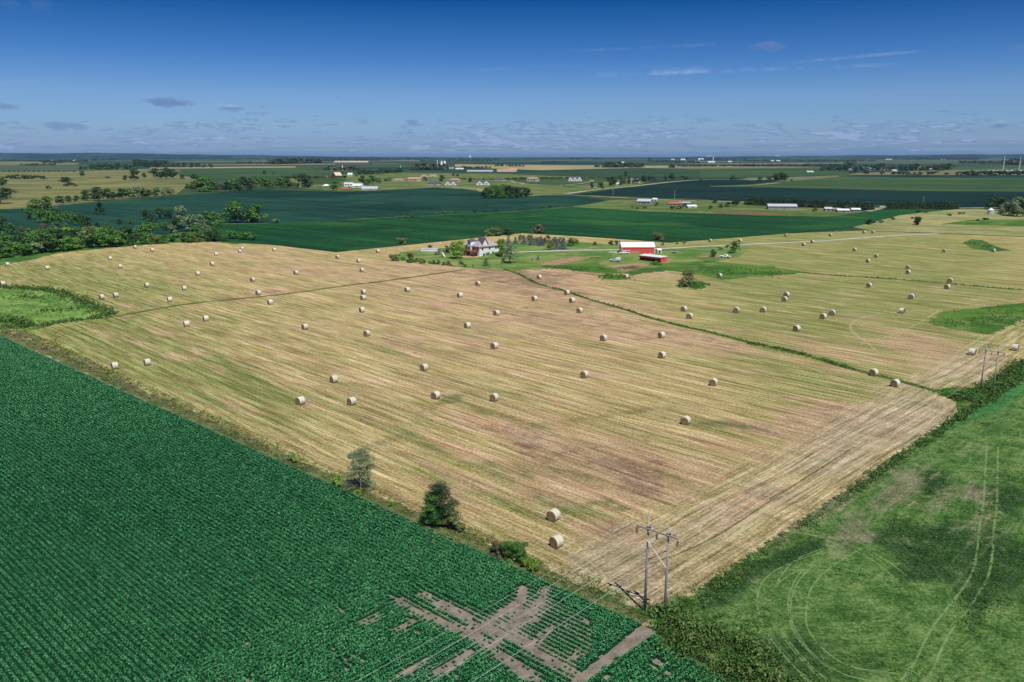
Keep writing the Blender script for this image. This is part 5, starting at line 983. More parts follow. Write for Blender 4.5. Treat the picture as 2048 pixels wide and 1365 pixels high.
bales([(230, 735), (295, 728)], 'the two standing alone at the left near the soybeans', 'left pair of bales')
bales([(1747, 748.6), (1789.8, 770)], 'the two just below the ditch at the right', 'bales below the ditch end')
bales([(1944, 707), (2029.8, 698.3)], 'the two side-on ones near the far power poles', 'bales near the far poles', True)
bales([(1323, 673.4), (1324, 713.5)][:1] + [(1207, 679)], 'the two right of centre below the ditch', 'bales below the ditch, centre')
bale(1324, 713.5, 'round bale directly below the right one of the pair under the ditch', 'bales below the ditch, centre')
bales([(373.5, 650.6), (411.8, 640)], 'the close pair below the terrace strip at left', 'pair below the terrace')
bales([(610, 656.7), (734, 670), (935, 654), (989, 694.7), (993, 629)], 'the five across mid main field', 'bales across the middle')
bales([(540.5, 607), (724, 622.6), (814.6, 582.3), (920, 593), (955.6, 569.5), (1069, 599.7)], 'the upper band just below the terrace strip', 'bales, upper band')
bale(727, 587, 'round bale, upper one of the pair stacked close in view below the terrace', 'bales, upper band'); bale(726.4, 598, 'round bale, lower one of the pair close in view below the terrace', 'bales, upper band')
bales([(1134, 588), (1144.4, 603.3), (1159, 624)], 'the three in a line under the ditch start', 'three bales under the ditch start')
bales([(6, 569.5), (204, 597), (232, 593), (294, 573), (340, 601.5), (369, 579), (517, 588)], 'the front band of the upper-left field', 'upper-left field, front band')
bales([(95, 538), (241, 535), (396, 549.5), (424.6, 530), (505.6, 562), (592, 547.7), (724, 542.6)], 'the middle band of the upper-left field', 'upper-left field, middle band')
bales([(15, 531), (220.5, 519), (270, 496), (305, 502), (432.6, 510.5), (480, 504.4), (484, 499), (548.7, 501.5), (675, 516), (717.4, 524), (755.6, 504.4)], 'the back band of the upper-left field', 'upper-left field, back band')
bales([(1078.5, 556.7), (1251.8, 555.6)], 'the two below the barnyard, above the ditch', 'bales below the barnyard')
bale(1439, 553.6, 'round bale in the rough green grass right of the barn', 'bales in rough grass')
bales([(1367.7, 620.8), (1379, 635)], 'the close pair just above the ditch, right of centre', 'pair above the ditch')
bales([(1472.6, 622.8), (1526, 622.4), (1593, 659.8), (1646, 635.5), (1664, 628.5)], 'the five mid right hayfield', 'right hayfield, middle')
bale(1572.8, 591.9, 'round bale, upper one of the close pair in the right hayfield', 'close pair in the right hayfield'); bale(1568.8, 601, 'round bale, lower one of the close pair in the right hayfield', 'close pair in the right hayfield')
bales([(1737.6, 573), (1822, 596), (1894, 576)], 'the three under the thin right ditch', 'bales under the thin ditch')
bale(1899.5, 563.2, 'round bale sitting right on the thin dark ditch', 'bales under the thin ditch')
bales([(1708.7, 501.4), (1735.5, 524), (1752, 514), (1887.5, 503.5), (1986.5, 503.3)], 'those below the drive at far right', 'far right hayfield bales')
bale(1815, 536.7, 'round bale, upper one of the pair above the thin ditch', 'far right hayfield bales'); bale(1815.8, 546.4, 'round bale, lower one of the pair above the thin ditch', 'far right hayfield bales')
bales([(1607, 491), (1624.4, 485)], 'the close pair beside the white drive', 'pair by the drive')
bales([(1420, 483), (1480, 483.5), (1571, 472.5), (1660.6, 472), (1728, 466), (1745.4, 466)], 'those beyond the white drive near the crop edge', 'bales beyond the drive')

# ---------------------------------------------------------------- power line
def hframe(x, y, sc, label):
    e = empty('power_pole_frame', (x, y, 0), -(math.radians(130) - math.pi / 2), sc); tag(e, label, 'power pole', 'H-frame power poles')
    hs = [11.75, 11.25]
    for s, h in ((-1, hs[0]), (1, hs[1])):
        MB().tube([(s * 1.25, 0, -.3), (s * 1.25, 0, h * .5), (s * 1.25, 0, h)], [.16, .135, .105], 10).build('pole', M['wood_pole'], e, smooth=True)
        MB().box(s * 1.25 - .18, s * 1.25 + .18, -.22, .22, 10.12, 10.42).build('bracket', M['dark_metal'], e)
        MB().tube([(s * 1.25, -.16, h), (s * 1.25, -.16, h + .18)], .04, 5).build('wire_clamp', M['wire'], e)
    MB().box(-2.6, 2.6, -.30, -.18, 10.18, 10.36).build('crossarm', M['wood_pole'], e, bevel=.01)
    MB().tube([(-1.25, -.2, 8.9), (1.25, -.2, 6.4)], .065, 6).build('cross_brace', M['cream'], e)
    MB().tube([(1.25, .2, 8.4), (-1.25, .2, 6.4)], .065, 6).build('cross_brace', M['wood_pole'], e)
    for q in (-2.5, 0, 2.5):
        b = MB(); b.tube([(q, -.24, 10.2), (q, -.24, 9.35)], .025, 5)
        for k in range(5): b.tube([(q, -.24, 10.02 - k * .13), (q, -.24, 9.97 - k * .13)], [.08, .145], 10)
        b.build('insulator', M['insulator'], e)
    return e
fr = [(15.9, 80.1, 1.0), (102.3, 165.6, .93)]
hframe(*fr[0], 'nearer H-frame of two weathered poles with brown insulators at the field corner')
hframe(*fr[1], 'farther H-frame of two dark poles beside the hedge at the right edge')
ext = [(fr[0][0] - 86.4, fr[0][1] - 85.5, 1.0)] + fr + [(fr[1][0] + 86.4, fr[1][1] + 85.5, .93)]
a130 = math.radians(130); ux, uy = math.sin(a130), math.cos(a130)
for q, z, nm, lab, rad in [(-2.5, 9.4, 'power_wire', 'left one of the three lower conductor wires hanging from the insulators', .013), (0, 9.4, 'power_wire', 'middle one of the three lower conductor wires hanging from the insulators', .013), (2.5, 9.4, 'power_wire', 'right one of the three lower conductor wires hanging from the insulators', .013),
                           (-1.25, 11.85, 'shield_wire', 'thin upper wire joining the left pole tops', .008), (1.25, 11.35, 'shield_wire', 'thin upper wire joining the right pole tops', .008)]:
    b = MB(); pts = []
    for i in range(3):
        A, B = ext[i], ext[i + 1]
        for k in range(0 if i == 0 else 1, 25):
            t = k / 24; s = A[2] + (B[2] - A[2]) * t; sag = 1.9 * 4 * t * (1 - t) * (1 if nm == 'power_wire' else .8)
            pts.append((A[0] + (B[0] - A[0]) * t + ux * q * s, A[1] + (B[1] - A[1]) * t + uy * q * s, z * s - sag))
    b.tube(pts, rad, 5); tag(b.build(nm, M['wire']), lab, 'power line', 'wires of the power line')
for x, y, h, lab in [(1226, 391, 12, 'left one of two lone utility poles along the far gravel road'), (1349, 398, 17, 'right one of two lone utility poles along the far gravel road'), (1170, 345, 8, 'tiny pale utility pole beyond the new houses'), (1846, 408, 15, 'pale utility pole rising behind the short windbreak')]:
    m_ = mpp(x, y); p = G(x, y); e = empty('utility_pole', (p.x, p.y, 0)); tag(e, lab, 'utility pole', 'far utility poles'); hm = h * m_
    MB().tube([(0, 0, 0), (0, 0, hm)], [.26, .18], 6).build('pole', M['bark_pale'], e); MB().box(-1.2, 1.2, -.08, .08, hm * .92, hm * .92 + .15).build('crossarm', M['bark_pale'], e)

# ---------------------------------------------------------------- buildings
def gable_roof(b, x0, x1, y0, y1, z, rise, ov=.4, th=.12, hip=0.0):
    X0, X1, Y0, Y1 = x0 - ov, x1 + ov, y0 - ov, y1 + ov; ym = (Y0 + Y1) / 2; hx = hip * (Y1 - Y0) / 2; zb = z - ov * rise / ((y1 - y0) / 2 + ov) * .6
    V = [(X0, Y0, zb), (X1, Y0, zb), (X1, Y1, zb), (X0, Y1, zb), (X0 + hx, ym, z + rise), (X1 - hx, ym, z + rise)]
    V += [(a, c, d - th) for a, c, d in V]
    Fc = [(0, 1, 5, 4), (2, 3, 4, 5), (3, 0, 4), (1, 2, 5), (6, 10, 11, 7), (8, 11, 10, 9), (9, 10, 6), (7, 11, 8), (0, 6, 7, 1), (1, 7, 8, 2), (2, 8, 9, 3), (3, 9, 6, 0)]
    if not hip: Fc = [f for f in Fc if f not in ((3, 0, 4), (1, 2, 5), (9, 10, 6), (7, 11, 8), (1, 7, 8, 2), (3, 9, 6, 0))] + [(0, 4, 10, 6), (4, 3, 9, 10), (1, 7, 11, 5), (5, 11, 8, 2)]
    return b.add(V, Fc)
def walls(b, x0, x1, y0, y1, z0, z1, rise=0):
    ym = (y0 + y1) / 2; V = [(x0, y0, z0), (x1, y0, z0), (x1, y1, z0), (x0, y1, z0), (x0, y0, z1), (x1, y0, z1), (x1, y1, z1), (x0, y1, z1)]
    if not rise: return b.box(x0, x1, y0, y1, z0, z1)
    V += [(x0, ym, z1 + rise), (x1, ym, z1 + rise)]
    return b.add(V, [(0, 3, 2, 1), (0, 1, 5, 4), (2, 3, 7, 6), (1, 2, 6, 9, 5), (3, 0, 4, 8, 7), (4, 5, 9, 8), (6, 7, 8, 9)])
def window(e, x, y, z, w_, h_, face, mat='glass', frame='white', name='window'):
    """face: 'y' wall at y looking to -y, 'x' wall at x looking to -x"""
    f = MB(); p = MB(); t = .08
    if face == 'y': f.box(x - w_ / 2 - t, x + w_ / 2 + t, y - .06, y + .02, z - t, z + h_ + t); p.box(x - w_ / 2, x + w_ / 2, y - .10, y - .03, z, z + h_)
    else: f.box(x - .06, x + .02, y - w_ / 2 - t, y + w_ / 2 + t, z - t, z + h_ + t); p.box(x - .10, x - .03, y - w_ / 2, y + w_ / 2, z, z + h_)
    fo = f.build(name, M[frame], e); p.build('pane' if name == 'window' else 'panel', M[mat], fo)
def house(px, py, wpx, dep, hpx, rpx, wm, rm, label, rot=0, hip=0.0, wins=4, door=True, cat='house', name='house', garage=False, gables=0):
    m_ = mpp(px, py); W_, hh, rr_ = wpx * m_, hpx * m_, rpx * m_; p = G(px, py); view = math.atan2(p.x, p.y)
    e = empty(name, (p.x, p.y, 0), -view * .5 + math.radians(rot)); tag(e, label, cat); rise = rr_
    walls(MB(), -W_ / 2, W_ / 2, 0, dep, -.3, hh, 0 if hip else rise).build('wall', M[wm], e)
    gable_roof(MB(), -W_ / 2, W_ / 2, 0, dep, hh + .05, rise, .5, .2, hip).build('roof', M[rm], e)
    for k in range(gables):
        gx = -W_ / 2 + W_ * (k + .5) / gables; gw = W_ / gables * .34
        b = MB(); b.add([(gx - gw, -.9, -.2), (gx + gw, -.9, -.2), (gx + gw, -.9, hh), (gx, -.9, hh + rise * .9), (gx - gw, -.9, hh), (gx - gw, 1, -.2), (gx + gw, 1, -.2), (gx + gw, 1, hh), (gx, 1, hh + rise * .9), (gx - gw, 1, hh)],
                        [(0, 1, 2, 3, 4), (5, 9, 8, 7, 6), (0, 5, 6, 1), (1, 6, 7, 2), (2, 7, 8, 3), (3, 8, 9, 4), (4, 9, 5, 0)]); b.build('gable', M[wm], e)
        r2 = MB()
        for s in (-1, 1): r2.add([(gx, -1.2, hh + rise * .93), (gx + s * gw * 1.15, -1.2, hh - .1), (gx + s * gw * 1.15, dep * .5, hh - .1), (gx, dep * .5, hh + rise * .93), (gx, -1.2, hh + rise * .93 + .25), (gx + s * gw * 1.15, -1.2, hh + .12), (gx + s * gw * 1.15, dep * .5, hh + .12), (gx, dep * .5, hh + rise * .93 + .25)],
                                 [(0, 1, 2, 3), (4, 7, 6, 5), (0, 4, 5, 1), (1, 5, 6, 2), (2, 6, 7, 3), (3, 7, 4, 0)])
        r2.build('gable_roof', M[rm], e); window(e, gx, -.9, hh * .35, gw * .9, hh * .45, 'y')
    for k in range(wins):
        x = -W_ / 2 + W_ * (k + .7) / (wins + .4); window(e, x, 0, hh * .38, min(1.8, W_ / wins * .4), hh * .38, 'y')
    if door: window(e, W_ * .06, 0, 0.05, 1.3, hh * .72, 'y', 'brown_roof', name='door')
    if garage: window(e, W_ * .33, 0, 0.05, W_ * .2, hh * .7, 'y', 'cream', name='garage_door')
    return e

# farmhouse
e = empty('farmhouse', (-16.6, 407.7, 0), math.radians(40)); tag(e, 'white farmhouse with brown roof, gable dormer and red deck on the hill', 'house')
walls(MB(), 0, 13, 0, 12.4, -.3, 5.2).build('wall', M['white_siding'], e)
gable_roof(MB(), 0, 13, 0, 12.4, 5.25, 3.1, .55, .18, .8).build('roof', M['shingle'], e)
b = MB(); b.add([(2.2, 1.0, 5.2), (6.6, 1.0, 5.2), (4.4, 1.0, 8.9), (2.2, 6, 5.2), (6.6, 6, 5.2), (4.4, 6, 8.9)], [(0, 1, 2), (3, 5, 4), (0, 2, 5, 3), (1, 4, 5, 2), (0, 3, 4, 1)]); dg = b.build('gable', M['white_siding'], e)
b = MB()
for s in (-1, 1): b.add([(4.4, .6, 9.0), (4.4 + s * 2.7, .6, 4.75), (4.4 + s * 2.7, 6, 4.75), (4.4, 6, 9.0), (4.4, .6, 9.25), (4.4 + s * 2.7, .6, 5.0), (4.4 + s * 2.7, 6, 5.0), (4.4, 6, 9.25)], [(0, 1, 2, 3), (4, 7, 6, 5), (0, 4, 5, 1), (1, 5, 6, 2), (2, 6, 7, 3), (3, 7, 4, 0)])
b.build('gable_roof', M['shingle_dark'], e)
MB().box(-.8, 3.0, 6.2, 9.0, 0, 7.7).build('bay', M['white_siding'], e); gable_roof(MB(), -.8, 3.0, 6.2, 9.0, 7.7, .9, .3, .12, 1.0).build('bay_roof', M['shingle_dark'], e)
window(e, -.8, 7.6, 6.0, 1.3, 1.2, 'x'); window(e, -.8, 7.6, 3.0, 1.6, 1.7, 'x'); window(e, -.8, 7.6, .3, 1.5, 1.9, 'x')
for y_ in (3.6, 5.2, 10.4): window(e, 0, y_, 3.0, 1.2, 1.6, 'x')
for y_ in (2.6, 4.6, 10.6): window(e, 0, y_, .4, 1.5, 1.8, 'x')
window(e, 0, 1.5, 2.7, 1.3, 2.0, 'x', 'deck', name='door')
for x_, z_ in ((2.0, 3.2), (6.5, 3.4), (10.8, 3.4)): window(e, x_, 0, z_, 1.0, 1.1, 'y')
MB().box(-3.2, -.02, .6, 10.5, 2.45, 2.68).build('deck', M['deck'], e)
b = MB(); b.box(-3.25, -3.13, .6, 10.5, 3.5, 3.62); b.box(-3.2, 0, .56, .66, 3.5, 3.62)
for k in range(23): b.box(-3.22, -3.16, .65 + k * .44, .71 + k * .44, 2.68, 3.5)
for k in range(7): b.box(-3.1 + k * .45, -3.04 + k * .45, .58, .64, 2.68, 3.5)
b.build('railing', M['deck'], e)
for y_ in (.75, 4.0, 7.2, 10.3): MB().box(-3.15, -2.95, y_ - .1, y_ + .1, 0, 2.45).build('deck_post', M['deck'], e)
MB().box(8.5, 9.4, 6.0, 7.0, 7.0, 9.6).build('chimney', M['tan_wall'], e)
# ground banked up on the drive side of the walkout
cx, cy, a40 = -16.6, 407.7, math.radians(40)
def hl(x, y): return (cx + x * math.cos(a40) - y * math.sin(a40), cy + x * math.sin(a40) + y * math.cos(a40))
V = []; nx_, ny_ = 14, 8
for i in range(nx_):
    for j in range(ny_):
        x = -.5 + i * 1.6; y = .5 - j * 1.1; k = max(0, min(1, (x - .5) / 12)); k2 = max(0, 1 - j / (ny_ - 1)) ; k3 = 1 if x < 15 else max(0, 1 - (x - 15) / 6)
        V.append((*hl(x, y), .10 + 1.9 * (k * k * (3 - 2 * k)) * (k2 ** .8) * k3))
me = bpy.data.meshes.new('lawn_bank'); me.from_pydata(V, [], [(i * ny_ + j, (i + 1) * ny_ + j, (i + 1) * ny_ + j + 1, i * ny_ + j + 1) for i in range(nx_ - 1) for j in range(ny_ - 1)]); me.materials.append(M['lawn'])
bm = bmesh.new(); bm.from_mesh(me)
for f in bm.faces:
    if f.normal.z < 0: f.normal_flip()
bm.to_mesh(me); bm.free(); tag(link(bpy.data.objects.new('lawn_bank', me)), kind='structure')
for k, x_ in enumerate((2.2, 4.4, 5.6, 8.2)):
    p = hl(x_, -.9); tree('foundation_shrub', 0, 1000, 1, 'bush', 'leaf_mid', ['small shrub nearest the white corner of the farmhouse', 'second shrub along the sunlit farmhouse wall', 'third shrub along the sunlit farmhouse wall', 'last shrub along the sunlit farmhouse wall, by the drive'][k], 'shrub', 'shrubs along the farmhouse wall', seed=k, loc=Vector((p[0], p[1], 0))).scale = (1.5, 1.5, 1.6 + x_ * .16)

# red barn
e = empty('red_barn', (57.7, 420.6, 0), 0); tag(e, 'long red metal barn with white roof and white trim beside the drive', 'barn')
walls(MB(), 0, 17.3, 0, 9, -.2, 3.55, 2.0).build('wall', M['barn_red'], e)
gable_roof(MB(), 0, 17.3, 0, 9, 3.6, 2.05, .3, .12).build('roof', M['barn_roof'], e)
b = MB(); b.box(-.04, .18, -.06, -.005, 0, 3.4); b.box(17.12, 17.34, -.06, -.005, 0, 3.4); b.box(.18, 17.12, -.08, -.008, 3.3, 3.46); b.build('trim', M['white'], e)
d_ = MB().box(-.10, -.01, 2.4, 6.4, 0.02, 3.1).build('sliding_door', M['grey_metal'], e); MB().box(-.14, -.10, 4.36, 4.46, 0.05, 3.0).build('door_rail', M['white'], d_)
b = MB(); b.box(.2, 4.3, -.16, -.02, 1.55, 1.75); b.box(4.1, 4.3, -.16, -.02, 0, 1.55); b.build('opening_trim', M['white'], e)
MB().box(.25, 4.1, -.05, -.012, 0.02, 1.55).build('opening', M['dark_metal'], e)  # flat dark panel on the wall, painted shade in place of a recess
MB().box(4.6, 9.2, -.14, -.02, .75, .95).build('rail', M['white'], e)
window(e, 14.9, 0, .15, .95, 2.4, 'y', 'barn_red', 'barn_red', 'door')
MB().box(14.3, 15.5, -.9, -.1, 0, .35).build('doorstep', M['concrete'], e)
# open-fronted shed
e = empty('loafing_shed', (62.9, 393.6, 0), math.atan2(-9.5, 8.9)); tag(e, 'low open-fronted shed with red trim and white roof below the barn', 'shed')
b = MB(); b.box(0, 13, 4.3, 4.5, 0, 2.0); b.box(0, .15, 0, 4.3, 0, 2.1); b.box(12.85, 13, 0, 4.3, 0, 2.1); b.build('wall', M['barn_red'], e)
b = MB(); b.add([(-.3, -.5, 2.45), (13.3, -.5, 2.45), (13.3, 4.8, 2.75), (-.3, 4.8, 2.75), (-.3, -.5, 2.57), (13.3, -.5, 2.57), (13.3, 4.8, 2.87), (-.3, 4.8, 2.87)], [(0, 3, 2, 1), (4, 5, 6, 7), (0, 1, 5, 4), (1, 2, 6, 5), (2, 3, 7, 6), (3, 0, 4, 7)]); b.build('roof', M['barn_roof'], e)
MB().box(-.3, 13.3, -.56, -.51, 1.85, 2.50).build('fascia', M['deck'], e)
for k in range(5): MB().box(.1 + k * 3.15, .3 + k * 3.15, -.1, .1, 0, 2.1).build('post', M['barn_red'], e)
# garden shed beside the barn
e = empty('storage_shed', (76.6, 421, 0), .05); tag(e, 'small pale grey storage shed at the right end of the barn', 'shed')
walls(MB(), 0, 2.2, 0, 2.4, 0, 1.9, .7).build('wall', M['grey_metal'], e); gable_roof(MB(), 0, 2.2, 0, 2.4, 1.92, .7, .12, .06).build('roof', M['white'], e); window(e, 1.1, 0, .05, .8, 1.6, 'y', 'dark_metal', name='door')
# pool
e = empty('swimming_pool', (-49.1, 431, 0), 0.03); tag(e, 'low white-sided rectangular pool with pale grey cover left of the house', 'pool')
b = MB(); b.box(0, 8.8, 0, .12, 0, 1.15); b.box(0, 8.8, 6.38, 6.5, 0, 1.15); b.box(0, .12, .12, 6.38, 0, 1.15); b.box(8.68, 8.8, .12, 6.38, 0, 1.15); b.build('wall', M['white'], e)
MB().box(.12, 8.68, .12, 6.38, .9, 1.02).build('cover', M['shed_roof'], e)
b = MB(); b.box(-.1, 8.9, -.1, .2, 1.15, 1.22); b.box(-.1, 8.9, 6.3, 6.6, 1.15, 1.22); b.build('rim', M['concrete'], e)
# slide by the patio
p = G(889, 515); e = empty('play_slide', (p.x, p.y, 0), .6); tag(e, 'white slide leaning from a small wooden frame by the patio', 'slide')
b = MB(); b.add([(0, 0, .2), (.6, 0, .2), (.6, 2.6, 2.0), (0, 2.6, 2.0), (0, 0, .3), (.6, 0, .3), (.6, 2.6, 2.1), (0, 2.6, 2.1)], [(0, 3, 2, 1), (4, 5, 6, 7), (0, 1, 5, 4), (1, 2, 6, 5), (2, 3, 7, 6), (3, 0, 4, 7)]); b.build('chute', M['white'], e)
b = MB()
for x_ in (-.2, .8):
    for y_ in (2.6, 4.0): b.box(x_ - .06, x_ + .06, y_ - .06, y_ + .06, 0, 2.8)
b.box(-.3, .9, 2.6, 4.0, 1.95, 2.05); b.build('frame', M['tan_wall'], e)
# vehicles and implements
def pickup(x, y, rot, body, label, boxbed=False, name='pickup_truck', cat='pickup'):
    p = G(x, y); e = empty(name, (p.x, p.y, 0.1), math.radians(rot)); tag(e, label, cat)
    b = MB(); b.box(-2.6, 2.6, -.9, .9, .45, 1.0); b.build('body', M[body], e, bevel=.07)
    b = MB(); b.add([(-.5, -.82, 1.0), (1.35, -.82, 1.0), (1.35, .82, 1.0), (-.5, .82, 1.0), (-.3, -.7, 1.65), (.8, -.7, 1.65), (.8, .7, 1.65), (-.3, .7, 1.65)], [(0, 3, 2, 1), (4, 5, 6, 7), (0, 1, 5, 4), (1, 2, 6, 5), (2, 3, 7, 6), (3, 0, 4, 7)]); c = b.build('cab', M[body], e)
    MB().box(-.2, .8, -.84, .84, 1.12, 1.5).build('window', M['glass'], c)
    if boxbed: MB().box(-2.6, -.6, -.9, .9, 1.0, 2.0).build('cargo_box', M['white'], e)
    for wx in (-1.6, 1.6):
        for wy in (-.85, .85):
            MB().tube([(wx, wy - .12, .38), (wx, wy + .12, .38)], .38, 12).build('wheel', M['rubber'], e)
pickup(1230, 524, 160, 'grey_metal', 'grey truck with a white box bed parked in the grass below the barn', True)
pickup(1248, 509, 5, 'white', 'white pickup parked at the white-trimmed opening of the red barn')
pickup(1450, 516, -30, 'white', 'small white vehicle alone in the rough pasture on the right')
pickup(1005, 507, 10, 'dark_metal', 'dark car on the drive beside the farmhouse', name='parked_car', cat='car')
p = G(1190, 518); e = empty('hay_rake', (p.x, p.y, .1), -.2); tag(e, 'rusty farm implement lying in the grass left of the barn', 'implement')
b = MB(); b.box(-2, 2, -.1, .1, .5, .65); b.box(-1.9, -1.75, -1, 1, .4, .55); b.box(1.7, 1.85, -1, 1, .4, .55); b.box(-1.9, 1.85, .9, 1.0, .45, .6); b.build('frame', M['rust'], e)
for x_ in (-2.1, 2.05): MB().tube([(x_, 0, .45), (x_ + .1, 0, .45)], .45, 12).build('wheel', M['rust'], e)
for k in range(6): MB().tube([(-1.5 + k * .6, -.3, .5), (-1.5 + k * .6, -.7, .05)], .03, 4).build('tine', M['rust'], e)
p = G(1348, 507); e = empty('flatbed_trailer', (p.x, p.y, .1), .05); tag(e, 'dark flatbed trailer parked in the grass right of the barn', 'trailer')
MB().box(-1.9, 1.9, -1, 1, .6, .72).build('bed', M['grey_wall'], e); MB().tube([(1.9, 0, .6), (3.0, 0, .45)], .05, 5).build('hitch', M['dark_metal'], e)
for x_ in (-.5, .4):
    for y_ in (-1.05, 1.05): MB().tube([(x_, y_ - .1, .33), (x_, y_ + .1, .33)], .33, 10).build('wheel', M['rubber'], e)
p = G(1243, 520); e = empty('feed_tub', (p.x, p.y, .1)); tag(e, 'small yellow feed tub in the grass above the grey truck', 'tub')
MB().tube([(0, 0, 0), (0, 0, .5)], [.45, .55], 12).build('tub', M['cream'], e)
# grain bin
p = G(1981, 429); e = empty('grain_bin', (p.x, p.y, 0)); tag(e, 'grey corrugated steel grain bin at the edge of the right-hand trees', 'grain bin')
mb = mpp(1981, 429); MB().tube([(0, 0, 0), (0, 0, 8.5 * mb)], 6.2 * mb, 20).build('wall', M['grey_metal'], e, smooth=False); MB().tube([(0, 0, 8.5 * mb), (0, 0, 12 * mb)], [6.6 * mb, .4], 20).build('roof', M['silo'], e)

# homesteads and houses in the middle distance
house(1287, 410, 27, 12, 7, 4, 'grey_wall', 'grey_metal', 'blue-grey house with pale metal roof alone beside the far gravel road', rot=-18, wins=4)
house(1310, 403, 8, 7, 4, 2, 'white', 'silo', 'small white outbuilding right behind the blue-grey house', wins=1)
house(1565, 420, 55, 12, 7, 4, 'grey_wall', 'shed_roof', 'long low pale shed in front of the pine windbreak', wins=12, door=True, cat='shed', name='long_shed')
house(1385, 417, 18, 8, 4, 2.5, 'white', 'silo', 'small white shed at the right of the reddish outbuildings', rot=12, wins=1, cat='shed', name='shed')
house(1350, 412, 26, 7, 4, 3, 'terracotta', 'red_roof', 'long reddish low outbuilding behind the dark hedge', wins=3, cat='shed', name='outbuilding')
house(1370, 408, 20, 6, 2, 1.5, 'concrete', 'shed_roof', 'low pale roof behind the reddish outbuildings', wins=2, cat='shed', name='outbuilding')
house(1657, 423, 13, 7, 5, 3, 'tan_wall', 'shed_roof', 'small tan-walled shed, leftmost of the sheds below the pines', wins=1, cat='shed', name='shed')
house(1674, 423, 14, 7, 4, 2.5, 'terracotta', 'shingle_tan', 'reddish-brown low shed between the two grey ones below the pines', wins=1, cat='shed', name='shed')
house(1687, 426, 22, 9, 5, 2.5, 'grey_wall', 'silo', 'grey shed with dark open door below the pines', wins=1, cat='shed', name='shed')
house(1712, 423, 16, 7, 3.5, 2.5, 'grey_wall', 'silo', 'rightmost small grey shed below the pines', wins=1, cat='shed', name='shed')
house(652, 375, 13, 10, 3, 3, 'grey_wall', 'white', 'small house with bright pale roof left of the old farmstead tree', wins=2, hip=.8)
house(697, 374, 17, 14, 6, 2, 'white', 'silo', 'white open-fronted shed with dark bays in the old farmstead', wins=3, door=False, cat='shed', name='shed')
house(713, 376, 20, 14, 4, 4, 'white', 'silo', 'white barn with pale roof in the middle of the old farmstead', rot=-20, wins=1, cat='barn', name='barn')
house(739, 381, 31, 16, 3.2, 4, 'grey_metal', 'shed_roof', 'long pale blue-grey metal shed at the edge of the dark soybeans', wins=0, cat='shed', name='metal_shed')
house(692, 380.5, 19, 8, 2, 2.2, 'terracotta', 'red_roof', 'low rusty red outbuilding in front of the old farmstead', wins=2, cat='shed', name='outbuilding')
house(678, 356.5, 13, 26, 5, 6, 'red_roof', 'cream', 'red barn with cream roof behind the old farmstead', rot=25, wins=1, cat='barn', name='old_barn')
house(700, 353.5, 9, 12, 4, 3, 'cream', 'white', 'small cream shed right of the far red barn', wins=1, cat='shed', name='shed')
house(667, 354, 6, 10, 2, 2, 'white', 'silo', 'tiny white hut left of the far red barn', wins=1, cat='shed', name='shed')
for x, y, w_, h_, r_, wm, rm, lab, gb, hp in [(797, 363.5, 25, 2.2, 3.6, 'cream', 'shingle_tan', 'low tan house with hipped roof, leftmost of the new houses', 0, .9), (829, 363, 26, 5, 2.5, 'terracotta', 'terracotta', 'terracotta house under construction right of the leftmost new house', 0, 0), (848, 354.5, 15, 2.4, 2.8, 'cream', 'shingle_tan', 'small house behind, left one of the two back houses', 1, .8), (866, 354, 20, 2.2, 3, 'cream', 'shingle_tan', 'tan house behind, right one of the two back houses', 1, .8),
                                             (868, 371, 27, 3.6, 5.5, 'grey_wall', 'shingle_dark', 'house with steep dark hipped roof at the edge of the new estate', 0, .9), (901, 371, 23, 4.2, 4.2, 'white', 'brown_roof', 'white house with brown roof right of the dark-roofed one', 2, .6), (910, 364, 24, 3, 4, 'tan_wall', 'shingle_tan', 'brown-roofed house behind the white brown-roofed one', 0, .9), (966, 371, 27, 4.8, 4.2, 'white', 'shingle_dark', 'white house with two front gables and dark roof', 2, 0),
                                             (1000, 362.5, 23, 3.2, 2.6, 'grey_wall', 'shingle_dark', 'long grey house left of the curved drive', 0, .7), (1066, 363.5, 26, 5, 3.6, 'tan_wall', 'shingle_tan', 'tall brown house with balconies right of the curved drive', 0, .8), (1150, 363, 27, 4.6, 4.6, 'white', 'shingle_dark', 'pale house with dark roof standing alone on green lawn', 3, .6), (1268, 366, 26, 5, 4, 'grey_wall', 'shingle_tan', 'grey house half hidden by trees where the gravel road rises', 1, .8), (1238, 371, 10, 3, 2, 'white', 'silo', 'small white outbuilding left of the tree-hidden grey house', 0, 0)]:
    house(x, y, w_, 14, h_, r_, wm, rm, lab, hip=hp, wins=4 if w_ > 20 else 2, gables=gb, garage=w_ > 20)
house(1735, 341.5, 17, 40, 3.6, 3.2, 'white', 'silo', 'big white barn in the far right farm', wins=2, cat='barn', name='barn')
house(1752, 341.5, 9, 30, 2.2, 1.6, 'white', 'silo', 'small white shed right of the big white barn', wins=1, cat='shed', name='shed')
house(1770, 341, 19, 30, 1.8, 3.2, 'white', 'red_roof', 'long shed with dull red roof in the far right farm', wins=2, cat='shed', name='shed')
house(1785, 343, 17, 30, 1.4, 1.6, 'white', 'silo', 'low white shed at the right foot of the red-roofed one', wins=2, cat='shed', name='shed')
house(1839, 339, 9, 30, 2.6, 3, 'cream', 'terracotta', 'small far house with orange-brown roof', wins=1)
house(1864, 339, 10, 30, 2.4, 2.8, 'white', 'shingle_dark', 'small far house with grey roof left of the right-hand farm trees', wins=1)
house(1700, 342, 7, 25, 2, 2.5, 'grey_wall', 'shingle_tan', 'tiny brown-roofed house among trees at the left of the far right farm', wins=1)
house(1621, 345.5, 13, 40, 1.6, 1.4, 'white', 'silo', 'long low white shed left of the far right farm', wins=1, cat='shed', name='shed')
